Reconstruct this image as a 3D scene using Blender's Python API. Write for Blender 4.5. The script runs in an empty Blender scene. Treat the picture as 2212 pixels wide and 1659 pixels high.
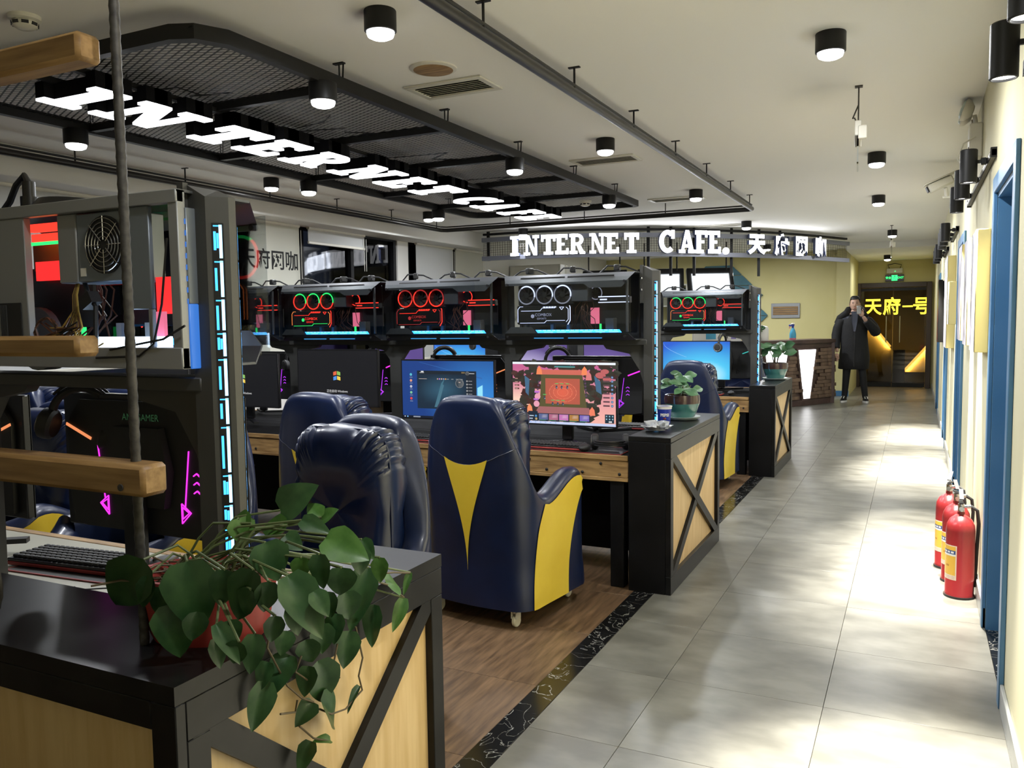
import bpy, bmesh, math, random
from math import sin, cos, pi, radians, sqrt, atan2, hypot
from mathutils import Vector, Matrix
random.seed(7)
SC = bpy.context.scene
COL = SC.collection
# ------------------------------------------------------------------ camera
IW, IH, FPX, CAMH = 2212, 1659, 1788.0, 1.5
_y, _p, _r = radians(26.0), radians(4.33), radians(-0.783)
_f = Vector((-sin(_y)*cos(_p), cos(_y)*cos(_p), -sin(_p)))
_x = Vector((cos(_y), sin(_y), 0)); _u = _x.cross(_f)
CR = cos(_r)*_x + sin(_r)*_u; CU = -sin(_r)*_x + cos(_r)*_u; CF = _f
CAMP = Vector((0, 0, CAMH))
cam = bpy.data.cameras.new('camera'); cam.sensor_width = 36; cam.lens = FPX/IW*36; cam.clip_start = 0.05
camo = bpy.data.objects.new('camera', cam); COL.objects.link(camo)
camo.matrix_world = Matrix(((CR.x, CU.x, -CF.x, 0), (CR.y, CU.y, -CF.y, 0), (CR.z, CU.z, -CF.z, CAMH), (0, 0, 0, 1)))
SC.camera = camo
# ------------------------------------------------------------------ world, exposure
w = bpy.data.worlds.new('night'); SC.world = w; w.use_nodes = True
w.node_tree.nodes['Background'].inputs[0].default_value = (0.02, 0.024, 0.035, 1)
w.node_tree.nodes['Background'].inputs[1].default_value = 1.0
vs = SC.view_settings; vs.view_transform = 'Standard'; vs.look = 'None'; vs.gamma = 1.0; vs.use_curve_mapping = False
vs.exposure = EXPO = 0.55
try:
    SC.cycles.max_bounces = 5; SC.cycles.diffuse_bounces = 3; SC.cycles.glossy_bounces = 2
    SC.cycles.transmission_bounces = 3; SC.cycles.transparent_max_bounces = 10
    SC.cycles.use_adaptive_sampling = True; SC.cycles.adaptive_threshold = .02
    SC.cycles.sample_clamp_indirect = 4.0; SC.cycles.use_denoising = True
    SC.cycles.caustics_reflective = False; SC.cycles.caustics_refractive = False
except Exception: pass
DOWN_W, SPOT_W, SIGN_E = 9.0, 520.0, 1.7      # ceiling lamps, wall track spots, lit letters
CE = 2.77                                       # ceiling height
XR, XL = 0.33, -6.0                             # right and left walls

def at(px, py, ax, val):                        # the point where a sight line meets the plane axis = val
    d = CF + CR*((px-IW/2)/FPX) - CU*((py-IH/2)/FPX)
    return CAMP + d*((val-CAMP[ax])/d[ax])
# ------------------------------------------------------------------ materials
MATS = {}
def M(name, col=(.5,.5,.5), rough=.5, metal=0, emit=None, es=0, var=None, bump=None, trans=0, coat=0, spec=None, stretch=None, rand=False, alpha=1, ior=1.45):
    if name in MATS: return MATS[name]
    m = bpy.data.materials.new(name); m.use_nodes = True; N = m.node_tree.nodes; L = m.node_tree.links
    b = N['Principled BSDF']; I = b.inputs
    I['Base Color'].default_value = (*col, 1); I['Roughness'].default_value = rough; I['Metallic'].default_value = metal
    if spec is not None: I['Specular IOR Level'].default_value = spec
    if trans: I['Transmission Weight'].default_value = trans; I['IOR'].default_value = ior
    if coat: I['Coat Weight'].default_value = coat; I['Coat Roughness'].default_value = .12
    if alpha < 1: I['Alpha'].default_value = alpha
    if emit: I['Emission Color'].default_value = (*emit, 1); I['Emission Strength'].default_value = es
    if var or bump:
        tc = N.new('ShaderNodeTexCoord'); mp = N.new('ShaderNodeMapping'); L.new(tc.outputs['Object'], mp.inputs[0])
        if stretch: mp.inputs['Scale'].default_value = stretch
        if rand:
            oi = N.new('ShaderNodeObjectInfo'); mul = N.new('ShaderNodeMath'); mul.operation = 'MULTIPLY'; mul.inputs[1].default_value = 37
            L.new(oi.outputs['Random'], mul.inputs[0]); L.new(mul.outputs[0], mp.inputs['Location'])
    if var:                                     # (scale, second colour, detail, low, high)
        nz = N.new('ShaderNodeTexNoise'); nz.inputs['Scale'].default_value = var[0]; nz.inputs['Detail'].default_value = var[2] if len(var) > 2 else 4
        L.new(mp.outputs[0], nz.inputs['Vector'])
        rp = N.new('ShaderNodeValToRGB'); lo, hi = (var[3], var[4]) if len(var) > 4 else (.35, .65)
        rp.color_ramp.elements[0].position = lo; rp.color_ramp.elements[1].position = hi
        rp.color_ramp.elements[0].color = (*col, 1); rp.color_ramp.elements[1].color = (*var[1], 1)
        L.new(nz.outputs['Fac'], rp.inputs[0]); L.new(rp.outputs[0], I['Base Color'])
    if bump:                                    # (scale, strength, distance)
        nb = N.new('ShaderNodeTexNoise'); nb.inputs['Scale'].default_value = bump[0]; nb.inputs['Detail'].default_value = 5
        L.new(mp.outputs[0], nb.inputs['Vector'])
        bp = N.new('ShaderNodeBump'); bp.inputs['Strength'].default_value = bump[1]; bp.inputs['Distance'].default_value = bump[2] if len(bump) > 2 else .01
        L.new(nb.outputs['Fac'], bp.inputs['Height']); L.new(bp.outputs[0], I['Normal'])
    MATS[name] = m; return m
def art_mat():                                  # flat print and screen pictures: colours from the mesh's attribute
    for nm, em in (('screen_picture', 0.72), ('print', 0.0)):
        m = bpy.data.materials.new(nm); m.use_nodes = True; N = m.node_tree.nodes; L = m.node_tree.links; b = N['Principled BSDF']
        a = N.new('ShaderNodeAttribute'); a.attribute_name = 'Col'
        b.inputs['Roughness'].default_value = .35
        if em:
            L.new(a.outputs['Color'], b.inputs['Emission Color']); b.inputs['Emission Strength'].default_value = em
            b.inputs['Base Color'].default_value = (.01, .01, .012, 1)
        else: L.new(a.outputs['Color'], b.inputs['Base Color'])
        MATS[nm] = m
art_mat()
M('ceiling_paint', (.93,.92,.885), .85, bump=(60,.05,.002))
M('wall_cream', (.70,.655,.43), .7, var=(1.5,(.74,.70,.50),3), bump=(90,.06,.002))
M('wall_yellow', (.62,.56,.26), .75, var=(1.2,(.66,.60,.31),3))
M('white_paint', (.70,.69,.66), .7)
M('blind_cloth', (.56,.56,.49), .8, bump=(400,.08,.001))
M('blind_grey', (.50,.51,.51), .8, bump=(400,.08,.001))
M('blue_paint', (.055,.17,.33), .4, var=(3,(.075,.20,.37),3))
M('stone_skirting', (.33,.34,.33), .3, var=(6,(.42,.43,.42),4))
M('tile', (.106,.103,.086), .34, var=(4.2,(.180,.176,.150),12,.34,.66), rand=True, stretch=(1,1.7,1))
M('grout', (.10,.10,.09), .8)
M('wood_tile', (.070,.040,.020), .45, var=(5,(.205,.125,.066),10,.3,.72), rand=True, stretch=(9,1.0,1))
M('marble_black', (.006,.006,.006), .18)
def marble():
    m = MATS['marble_black']; N = m.node_tree.nodes; L = m.node_tree.links
    tc = N.new('ShaderNodeTexCoord'); oi = N.new('ShaderNodeObjectInfo'); ad = N.new('ShaderNodeVectorMath'); L.new(tc.outputs['Object'], ad.inputs[0]); L.new(oi.outputs['Location'], ad.inputs[1])
    nz = N.new('ShaderNodeTexNoise'); nz.inputs['Scale'].default_value = 7; nz.inputs['Detail'].default_value = 6; nz.inputs['Distortion'].default_value = 1.5; L.new(ad.outputs[0], nz.inputs['Vector'])
    rp = N.new('ShaderNodeValToRGB'); e = rp.color_ramp.elements; e[0].position = .492; e[0].color = (.008,.008,.008,1); e[1].position = .508; e[1].color = (.008,.008,.008,1)
    n = e.new(.5); n.color = (.36,.36,.33,1); L.new(nz.outputs['Fac'], rp.inputs[0]); L.new(rp.outputs[0], N['Principled BSDF'].inputs['Base Color'])
marble()
M('black_paint', (.0035,.0035,.004), .5, var=(4,(.007,.007,.008),6), spec=.16)
M('black_worn', (.0055,.0055,.006), .34, var=(9,(.014,.014,.014),8,.45,.8), spec=.25)
M('pale_wood', (.58,.40,.18), .45, var=(6,(.68,.50,.26),6), stretch=(6,6,.5))
M('beam_wood', (.21,.115,.038), .5, var=(9,(.32,.19,.07),6), stretch=(.6,8,8))
M('pallet_wood', (.21,.12,.045), .5, var=(10,(.40,.25,.10),8), stretch=(.7,5,5), bump=(30,.3,.003))
M('rust_steel', (.035,.033,.032), .62, metal=.4, var=(60,(.075,.07,.064),4))
M('iron', (.012,.012,.012), .5, metal=.3)
M('black_metal', (.008,.008,.0085), .48, spec=.3)
M('rail_paint', (.028,.026,.024), .38, metal=.5)
M('case_grey', (.10,.105,.115), .42, metal=.55)
M('case_light', (.30,.31,.32), .45, metal=.4)
M('rack_grey', (.07,.07,.066), .5, metal=.35, bump=(300,.1,.001))
M('plastic_black', (.010,.010,.011), .35)
M('plastic_matte', (.016,.016,.017), .6)
M('screen_off', (.004,.004,.005), .22)
M('navy_leather', (.003,.0085,.036), .36, coat=.10, bump=(220,.12,.001), var=(6,(.0045,.012,.050),4))
M('navy_cushion', (.0035,.010,.043), .28, coat=.25, bump=(180,.10,.001))
M('yellow_leather', (.70,.50,.035), .45, bump=(220,.12,.001), var=(5,(.76,.56,.05),4))
M('glass', (1,1,1), .0, trans=1, ior=1.12)
M('acrylic', (.9,.95,1), .02, trans=1, ior=1.1)
M('window_glass', (.012,.013,.016), .03, spec=.7)
M('menu_white', (1,1,1), .4, emit=(.9,.97,1), es=1.5)
M('lamp_white', (1,1,1), .4, emit=(1,.99,.97), es=6)
M('letter_white', (1,1,1), .4, emit=(.95,.96,1), es=SIGN_E)
M('letter_side', (.004,.004,.005), .85, spec=.1)
M('letter_side_blue', (.10,.12,.22), .5)
M('led_blue', (0,0,0), .5, emit=(.04,.34,1), es=2.2)
M('led_white', (0,0,0), .5, emit=(.30,.66,1), es=2.3)
M('led_red', (0,0,0), .5, emit=(1,.035,.02), es=1.3)
M('led_green', (0,0,0), .5, emit=(.03,1,.18), es=1.0)
M('led_orange', (0,0,0), .5, emit=(1,.26,.06), es=1.1)
M('led_cold', (0,0,0), .5, emit=(.62,.68,1), es=1.2)
M('led_purple', (0,0,0), .5, emit=(.42,.04,.85), es=1.2)
M('led_magenta', (0,0,0), .5, emit=(.9,.03,.75), es=1.2)
M('led_amber', (0,0,0), .5, emit=(.8,.26,.10), es=.8)
M('led_teal', (0,0,0), .5, emit=(.05,.6,.55), es=.7)
M('glow_red', (.3,.02,.02), .5, emit=(1,.03,.03), es=.75)
M('glow_pink', (.4,.08,.15), .5, emit=(1,.2,.32), es=.5)
M('neon_yellow', (1,.9,.1), .5, emit=(1,.74,.03), es=1.5)
M('amber_glow', (.7,.4,.1), .5, emit=(1,.55,.13), es=3.5)
M('white_plastic', (.68,.66,.58), .4)
M('chrome', (.6,.6,.6), .18, metal=1)
M('red_paint', (.16,.009,.011), .32, coat=.4)
M('red_plastic', (.26,.022,.02), .5, var=(12,(.32,.04,.035),4))
M('glaze_green', (.03,.13,.12), .14, coat=.6, var=(9,(.06,.19,.17),5))
M('glaze_brown', (.05,.024,.018), .2, coat=.5)
M('soil', (.03,.02,.012), .9, bump=(60,.8,.01))
M('saucer', (.42,.50,.48), .3)
M('leaf', (.017,.058,.018), .36, var=(3,(.034,.088,.027),4), rand=True)
M('leaf_young', (.045,.125,.02), .38, var=(4,(.07,.165,.032),4), rand=True)
M('stem_green', (.10,.13,.05), .5)
M('stem_brown', (.10,.075,.04), .6)
M('cup_blue', (.015,.035,.30), .35)
M('paper_white', (.75,.74,.70), .6)
M('poly_bag', (.62,.64,.66), .15, trans=.35)
M('cable_black', (.010,.010,.010), .5)
M('cable_brown', (.10,.04,.02), .5)
M('cable_yellow', (.35,.24,.05), .5)
M('teal_paint', (.035,.13,.17), .5, var=(4,(.05,.16,.21),4))
M('slate', (.10,.062,.040), .6, rand=True, var=(4,(.20,.13,.085),5), bump=(25,.5,.01))
M('counter_wood', (.055,.032,.026), .45, var=(8,(.085,.05,.042),5))
M('door_wood', (.045,.028,.018), .45)
M('sign_steel', (.20,.21,.26), .45, metal=.3)
M('skin', (.50,.31,.22), .5)
M('cloth_black', (.0025,.0025,.003), .8, bump=(40,.35,.01))
M('cloth_trousers', (.003,.003,.004), .8)
M('cloth_shirt', (.045,.05,.07), .8)
M('hair', (.006,.005,.005), .6)
M('canvas_edge', (.62,.54,.24), .6)
M('exit_green', (.02,.3,.05), .5, emit=(.03,.9,.18), es=1.6)
M('desk_pale', (.42,.41,.34), .3)
M('mesh_wire', (.014,.014,.014), .5, metal=.2)
# ------------------------------------------------------------------ mesh builder
class MB:
    def __init__(s): s.v, s.f, s.m, s.c = [], [], [], []
    def add(s, vs, fs, m=0, col=None):
        o = len(s.v); s.v += [tuple(p) for p in vs]
        for f in fs: s.f.append(tuple(o+i for i in f)); s.m.append(m); s.c.append(col)
        return s
    def box(s, x0, y0, z0, x1, y1, z1, m=0, b=0):
        if b:
            X, Y, Z = (x0, x1), (y0, y1), (z0, z1); V = []; idx = {}
            for i in (0,1):
                for j in (0,1):
                    for k in (0,1):
                        for a in range(3):
                            p = [X[i], Y[j], Z[k]]
                            for q, (e, lo) in enumerate(((i,X),(j,Y),(k,Z))):
                                if q != a: p[q] += b if e == 0 else -b
                            idx[i,j,k,a] = len(V); V.append(p)
            F = []
            for a in range(3):
                for e in (0,1):
                    o = [q for q in range(3) if q != a]; ring = []
                    for (c0, c1) in ((0,0),(1,0),(1,1),(0,1)):
                        t = [0,0,0]; t[a] = e; t[o[0]] = c0; t[o[1]] = c1; ring.append(idx[t[0],t[1],t[2],a])
                    F.append(ring)
            for a in range(3):                                      # edges
                o = [q for q in range(3) if q != a]
                for c0 in (0,1):
                    for c1 in (0,1):
                        t0 = [0,0,0]; t0[o[0]] = c0; t0[o[1]] = c1; t1 = list(t0); t1[a] = 1
                        F.append([idx[(*t0, o[0])], idx[(*t1, o[0])], idx[(*t1, o[1])], idx[(*t0, o[1])]])
            for i in (0,1):
                for j in (0,1):
                    for k in (0,1): F.append([idx[i,j,k,0], idx[i,j,k,1], idx[i,j,k,2]])
            return s.add(V, F, m)
        V = [(x0,y0,z0),(x1,y0,z0),(x1,y1,z0),(x0,y1,z0),(x0,y0,z1),(x1,y0,z1),(x1,y1,z1),(x0,y1,z1)]
        return s.add(V, [(0,3,2,1),(4,5,6,7),(0,1,5,4),(1,2,6,5),(2,3,7,6),(3,0,4,7)], m)
    def obox(s, c, size, R=None, m=0, b=0):
        t = MB(); h = [q/2 for q in size]; t.box(-h[0],-h[1],-h[2],h[0],h[1],h[2],0,b)
        c = Vector(c); R = R or Matrix.Identity(3)
        return s.add([c + R @ Vector(p) for p in t.v], t.f, m)
    def bar(s, p0, p1, w, h, m=0, up=(0,0,1)):                      # rectangular bar between two points
        p0, p1 = Vector(p0), Vector(p1); d = (p1-p0).normalized(); u = Vector(up)
        if abs(d.dot(u)) > .98: u = Vector((1,0,0))
        r = d.cross(u).normalized(); u = r.cross(d)
        V = [p + r*(a*w/2) + u*(c*h/2) for p in (p0,p1) for a, c in ((-1,-1),(1,-1),(1,1),(-1,1))]
        return s.add(V, [(0,1,2,3),(7,6,5,4),(0,4,5,1),(1,5,6,2),(2,6,7,3),(3,7,4,0)], m)
    def tube(s, pts, r, n=8, m=0, closed=False, caps=True):
        P = [Vector(p) for p in pts]; k = len(P); R = r if hasattr(r, '__len__') else [r]*k
        u = None; V = []
        for i in range(k):
            a = P[(i-1) % k] if closed or i else P[0]; b = P[(i+1) % k] if closed or i < k-1 else P[-1]
            d = (b-a); d = d.normalized() if d.length > 1e-9 else Vector((0,0,1))
            if u is None: u = d.orthogonal().normalized()
            u = (u - d*u.dot(d)); u = u.normalized() if u.length > 1e-6 else d.orthogonal().normalized(); v = d.cross(u)
            V += [P[i] + (u*cos(2*pi*j/n) + v*sin(2*pi*j/n))*R[i] for j in range(n)]
        F = []
        for i in range(k if closed else k-1):
            i2 = (i+1) % k
            for j in range(n): F.append((i*n+j, i*n+(j+1)%n, i2*n+(j+1)%n, i2*n+j))
        if caps and not closed: F += [tuple(reversed(range(n))), tuple((k-1)*n+j for j in range(n))]
        return s.add(V, F, m)
    def cyl(s, p0, p1, r, r1=None, n=16, m=0): return s.tube([p0, p1], [r, r if r1 is None else r1], n, m)
    def prism(s, poly, fn, a, b, m=0):                              # 2D outline, fn(u, v, w) -> xyz, from w=a to w=b
        k = len(poly); V = [fn(u, v, a) for u, v in poly] + [fn(u, v, b) for u, v in poly]
        F = [tuple(reversed(range(k))), tuple(range(k, 2*k))] + [(i, (i+1)%k, k+(i+1)%k, k+i) for i in range(k)]
        return s.add(V, F, m)
    def lathe(s, prof, c=(0,0,0), n=20, m=0):
        V, F = [], []; k = len(prof)
        for r, z in prof: V += [(c[0]+r*cos(2*pi*j/n), c[1]+r*sin(2*pi*j/n), c[2]+z) for j in range(n)]
        for i in range(k-1): F += [(i*n+j, i*n+(j+1)%n, (i+1)*n+(j+1)%n, (i+1)*n+j) for j in range(n)]
        F += [tuple(reversed(range(n))), tuple((k-1)*n+j for j in range(n))]
        return s.add(V, F, m)
    def grid(s, fn, nu, nv, m=0, cu=False, cv=False, colfn=None):
        a, b = nu + (0 if cu else 1), nv + (0 if cv else 1); V = [fn(i/nu, j/nv) for i in range(a) for j in range(b)]; F = []
        for i in range(nu):
            for j in range(nv): F.append((i*b+j, ((i+1)%a)*b+j, ((i+1)%a)*b+(j+1)%b, i*b+(j+1)%b))
        return s.add(V, F, m)
    def sphere(s, c, r, n=12, k=8, m=0):
        rr = r if hasattr(r, '__len__') else (r, r, r)
        V = [(c[0], c[1], c[2]-rr[2])]; F = []
        for i in range(1, k):
            t = -pi/2 + pi*i/k
            V += [(c[0]+rr[0]*cos(t)*cos(2*pi*j/n), c[1]+rr[1]*cos(t)*sin(2*pi*j/n), c[2]+rr[2]*sin(t)) for j in range(n)]
        V.append((c[0], c[1], c[2]+rr[2])); e = len(V)-1
        for j in range(n):
            F.append((0, 1+(j+1)%n, 1+j)); F.append((e, e-n+j, e-n+(j+1)%n))
            for i in range(k-2): F.append((1+i*n+j, 1+i*n+(j+1)%n, 1+(i+1)*n+(j+1)%n, 1+(i+1)*n+j))
        return s.add(V, F, m)
    def xf(s, Mx): s.v = [tuple(Mx @ Vector(p)) for p in s.v]; return s
    def mesh(s, name, mats, angle=38, fix=True):
        me = bpy.data.meshes.new(name); me.from_pydata(s.v, [], s.f)
        for m in (mats if isinstance(mats, (list, tuple)) else [mats]): me.materials.append(MATS[m] if isinstance(m, str) else m)
        me.polygons.foreach_set('material_index', s.m)
        if any(c is not None for c in s.c):
            at_ = me.color_attributes.new('Col', 'FLOAT_COLOR', 'CORNER'); k = 0
            for fi, f in enumerate(s.f):
                c = s.c[fi]
                for q in range(len(f)):
                    cc = c if c is None or not hasattr(c[0], '__len__') else c[q]
                    at_.data[k].color = (*(cc or (0,0,0)), 1); k += 1
        if fix:
            bm = bmesh.new(); bm.from_mesh(me); bmesh.ops.recalc_face_normals(bm, faces=bm.faces); bm.to_mesh(me); bm.free()
        me.polygons.foreach_set('use_smooth', [True]*len(me.polygons)); me.set_sharp_from_angle(angle=radians(angle))
        me.update(); return me
    def build(s, name, mats, parent=None, angle=38, fix=True):
        o = bpy.data.objects.new(name, s.mesh(name, mats, angle, fix)); COL.objects.link(o)
        if parent is not None: o.parent = parent
        return o
def tag(o, label=None, cat=None, group=None, kind=None):
    if label: o['label'] = label
    if cat: o['category'] = cat
    if group: o['group'] = group
    if kind: o['kind'] = kind
    return o
def thing(name, label, cat, loc=(0,0,0), rz=0, group=None):
    o = bpy.data.objects.new(name, None); COL.objects.link(o); o.empty_display_size = .1
    o.location = loc; o.rotation_euler = (0, 0, rz); return tag(o, label, cat, group)
def struct(mb, name, mats, parent=None):
    o = mb.build(name, mats, parent)
    if parent is None: o['kind'] = 'structure'
    return o
def inst(name, me, parent, loc=(0,0,0), rot=(0,0,0), scale=None):
    o = bpy.data.objects.new(name, me); COL.objects.link(o); o.parent = parent; o.location = loc; o.rotation_euler = rot
    if scale is not None: o.scale = scale if hasattr(scale, '__len__') else (scale,)*3
    return o
def copy_tree(o, parent=None):
    c = o.copy(); COL.objects.link(c); c.parent = parent
    for ch in o.children: copy_tree(ch, c)
    return c
def dup(o, label, loc, rz=0):
    c = copy_tree(o); c.location = loc; c.rotation_euler = (0, 0, rz)
    if label: c['label'] = label
    return c
def light(kind, name, parent, loc, energy, col=(1,1,1), rot=(0,0,0), **kw):
    l = bpy.data.lights.new(name, kind); l.energy = energy; l.color = col
    for k, v in kw.items(): setattr(l, k, v)
    o = bpy.data.objects.new(name, l); COL.objects.link(o); o.parent = parent; o.location = loc; o.rotation_euler = rot; return o
def text_mesh(body, size, extrude=0.0, offset=0.0, align='CENTER', res=3):
    c = bpy.data.curves.new('lettering', 'FONT'); c.body = body; c.size = size; c.extrude = extrude; c.offset = offset
    c.align_x = align; c.align_y = 'CENTER'; c.resolution_u = res
    o = bpy.data.objects.new('lettering', c); COL.objects.link(o)
    me = bpy.data.meshes.new_from_object(o.evaluated_get(bpy.context.evaluated_depsgraph_get()))
    bpy.data.objects.remove(o); bpy.data.curves.remove(c); me.materials.clear(); return me
def text(name, body, size, mat, parent, loc, rot, extrude=0.0, offset=0.0, align='CENTER', scale=None):
    me = text_mesh(body, size, extrude, offset, align); me.materials.append(MATS[mat]); me.name = name
    return inst(name, me, parent, loc, rot, scale)
M('panel_light', (1,1,1), .4, emit=(.97,.96,1), es=2)
M('pink_plastic', (.7,.18,.25), .4); M('cyan_plastic', (.05,.32,.5), .4); M('led_off_purple', (.2,.16,.45), .5)
M('led_dim', (0,0,0), .5, emit=(.05,.35,.8), es=.7); M('led_ring_dim', (.2,.2,.22), .3, emit=(.4,.42,.55), es=.35); M('led_cold_dim', (.1,.1,.12), .3, emit=(.45,.48,.7), es=.45)
M('led_red_dim', (.05,.02,.02), .4, emit=(.8,.05,.05), es=.4); M('led_green_dim', (0,0,0), .4, emit=(.05,.9,.5), es=.8); M('smoke_plastic', (.05,.045,.045), .3)
M('psu_grey', (.22,.25,.29), .35, metal=.5); M('floor_light', (1,1,1), .5, emit=(.55,.75,1), es=3.2)
M('text_dim', (0,0,0), .5, emit=(.6,.6,.6), es=.8); M('text_green', (.01,.03,.015), .5, emit=(.03,.10,.04), es=.35); M('chrome_dim', (.25,.25,.25), .3, metal=.8)
M('caster_white', (.66,.64,.50), .35)
M('leaf_small', (.045,.13,.05), .4, var=(4,(.07,.17,.07),4), rand=True)
M('vent_blue', (.05,.12,.3), .4, emit=(.02,.16,.65), es=.55); M('warm_board', (.25,.10,.03), .5)
M('desk_black', (.006,.006,.0065), .8, spec=.08)
def thin_glass(name, tint, refl):
    m = bpy.data.materials.new(name); m.use_nodes = True; N = m.node_tree.nodes; L = m.node_tree.links; N.remove(N['Principled BSDF'])
    t = N.new('ShaderNodeBsdfTransparent'); t.inputs[0].default_value = (*tint, 1)
    g = N.new('ShaderNodeBsdfGlossy'); g.inputs['Roughness'].default_value = .02
    fr = N.new('ShaderNodeFresnel'); fr.inputs[0].default_value = refl; mx = N.new('ShaderNodeMixShader')
    L.new(fr.outputs[0], mx.inputs[0]); L.new(t.outputs[0], mx.inputs[1]); L.new(g.outputs[0], mx.inputs[2]); L.new(mx.outputs[0], N['Material Output'].inputs[0])
    MATS[name] = m
thin_glass('glass', (.93,.95,.95), 1.45); thin_glass('pane_glass', (.6,.62,.65), 1.27); thin_glass('door_glass', (.50,.47,.38), 1.45)
# ================================================================== floor
floor = struct(MB().box(XL, -1.6, -.12, XR+.25, 21, -.012), 'floor', 'grout')
TP = .611
tiles = {}
def tile(x0, y0, x1, y1, mat, z=0.0, g=.0008):
    key = (round(x1-x0,3), round(y1-y0,3), mat)
    if key not in tiles:
        a, b = (x1-x0)/2-g, (y1-y0)/2-g
        tiles[key] = MB().box(-a,-b,-.011,a,b,0,0,.0007).mesh('tile', mat)
    nm = {'tile':'tile','wood_tile':'plank','marble_black':'border_tile'}[mat]
    return inst(nm, tiles[key], floor, ((x0+x1)/2, (y0+y1)/2, z))
for r in range(-7, 26):
    y0 = 3.295+TP*r
    for x0, x1 in ((-1.262,-.912), (-.912,-.291), (-.291,XR)): tile(x0, y0, x1, y0+TP, 'tile')
    if y0 < 8.5: tile(-1.376, y0+.1, -1.262, y0+.1+TP, 'marble_black', .0005)
    if y0 > 9.2 and y0 < 14.5:
        for k in range(3): tile(-1.262-.611*(k+1), y0, -1.262-.611*k, y0+TP, 'tile')
    if 1.5 < y0 < 8.9:
        for k in range(3): tile(-1.376-.61*(k+1), y0-.28, -1.376-.61*k, y0-.28+TP, 'wood_tile')
tagf = MB().box(XL, -1.5, -.011, -3.206, 9.2, -.0005).box(-3.206, -1.5, -.011, -1.376, 1.55, -.0005).build('plank_field', 'wood_tile', floor); tagf['kind'] = 'stuff'
MB().box(XL, 9.2, -.0115, -1.262, 17, -.0015).box(-1.262,15,-.0115,-1.12,19.2,-.0015).build('far_tile_field', 'tile', floor)['kind'] = 'stuff'
# doorway thresholds of black marble in the right wall
DOORS = [(3.62,4.47), (7.22,8.08), (10.55,11.38), (14.1,14.95)]
for a, b in DOORS: MB().box(XR+.001, a, -.011, XR+.24, b, .0006).build('threshold', 'marble_black', floor)
# ================================================================== ceiling and walls
ceil = struct(MB().box(XL, -1.6, CE, XR+.25, 21, CE+.1), 'ceiling', 'ceiling_paint')
wr = MB(); ys = [-1.6] + [q for d in DOORS for q in d] + [19.3]; DH = 2.06
for i in range(0, len(ys), 2): wr.box(XR, ys[i], 0, XR+.24, ys[i+1], CE)
for a, b in DOORS: wr.box(XR, a, DH, XR+.24, b, CE)
wall_r = struct(wr, 'wall_right', 'wall_cream')
bb = MB()
for i in range(0, len(ys), 2): bb.box(XR-.014, ys[i], 0, XR, ys[i+1]-(.07 if ys[i+1] < 19 else 0), .10, 0, .003)
struct(bb, 'baseboard_right', 'stone_skirting')
for k, (a, b) in enumerate(DOORS):
    d = bpy.data.objects.new('door_%d' % (k+1), None); COL.objects.link(d); d['kind'] = 'structure'; d['label'] = 'blue painted door set back in a blue frame in the cream wall'; d.location = (XR, (a+b)/2, 0)
    def part(mb, nm, mt='blue_paint'):
        o = mb.build(nm, mt, d); o.matrix_parent_inverse = Matrix.Translation((-XR, -(a+b)/2, 0)); return o
    part(MB().box(XR-.018, a-.075, 0, XR, a, DH+.075, 0, .003).box(XR-.018, b, 0, XR, b+.075, DH+.075, 0, .003).box(XR-.018, a, DH, XR, b, DH+.075, 0, .003), 'casing')
    part(MB().box(XR, b-.022, 0, XR+.24, b, DH).box(XR, a, 0, XR+.24, a+.022, DH).box(XR, a+.022, DH-.022, XR+.24, b-.022, DH), 'jamb')
    leaf = MB().box(XR+.17, a+.022, .01, XR+.21, b-.022, DH-.022, 0, .003)
    for z0, z1 in ((.18,.9), (1.05,1.85)): leaf.box(XR+.162, a+.14, z0, XR+.172, b-.14, z1, 0, .004)
    part(leaf, 'door_leaf')
    h = MB().cyl((XR+.17, a+.09, 1.0), (XR+.12, a+.09, 1.0), .012).tube([(XR+.12, a+.09, 1.0), (XR+.12, a+.21, 1.0)], .010); part(h, 'handle', 'chrome')
# left wall: piers, windows, sill wall; white beam under the ceiling
WL = MB().box(XL-.2, -1.6, 0, XL, 17.0, .72)
struct(WL, 'wall_left', 'white_paint')
head = struct(MB().box(XL-.2, -1.6, 2.6, XL, 17.0, CE).box(XL-.2, 9.0, .72, XL, 9.25, 2.6).box(XL-.2, 10.9, .72, XL, 17, 2.6), 'wall_left_head', 'white_paint')
struct(MB().box(XL, -1.6, 2.55, -5.65, 10.87, CE, 0, .006), 'trim_1', 'white_paint')
wins = [(-.6,1.6), (1.6,3.4), (3.4,5.2), (5.2,7.15), (7.15,9.0), (9.25,10.9)]
for k, (a, b) in enumerate(wins):
    wn = bpy.data.objects.new('window_%d' % (k+1), None); COL.objects.link(wn); wn['kind'] = 'structure'; wn['label'] = 'dark aluminium framed night window under the white beam'
    f = MB()
    for (y0, y1, z0, z1) in ((a,a+.06,.72,2.6),(b-.06,b,.72,2.6),(a+.06,b-.06,.72,.79),(a+.06,b-.06,2.53,2.6),((a+b)/2-.03,(a+b)/2+.03,.79,2.53)): f.box(XL-.12, y0, z0, XL-.02, y1, z1, 0, .004)
    f.build('window_frame', 'black_paint', wn)
    for y0, y1 in ((a+.06,(a+b)/2-.03), ((a+b)/2+.03,b-.06)): MB().box(XL-.075, y0, .79, XL-.065, y1, 2.53).build('pane', 'pane_glass', wn)
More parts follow.
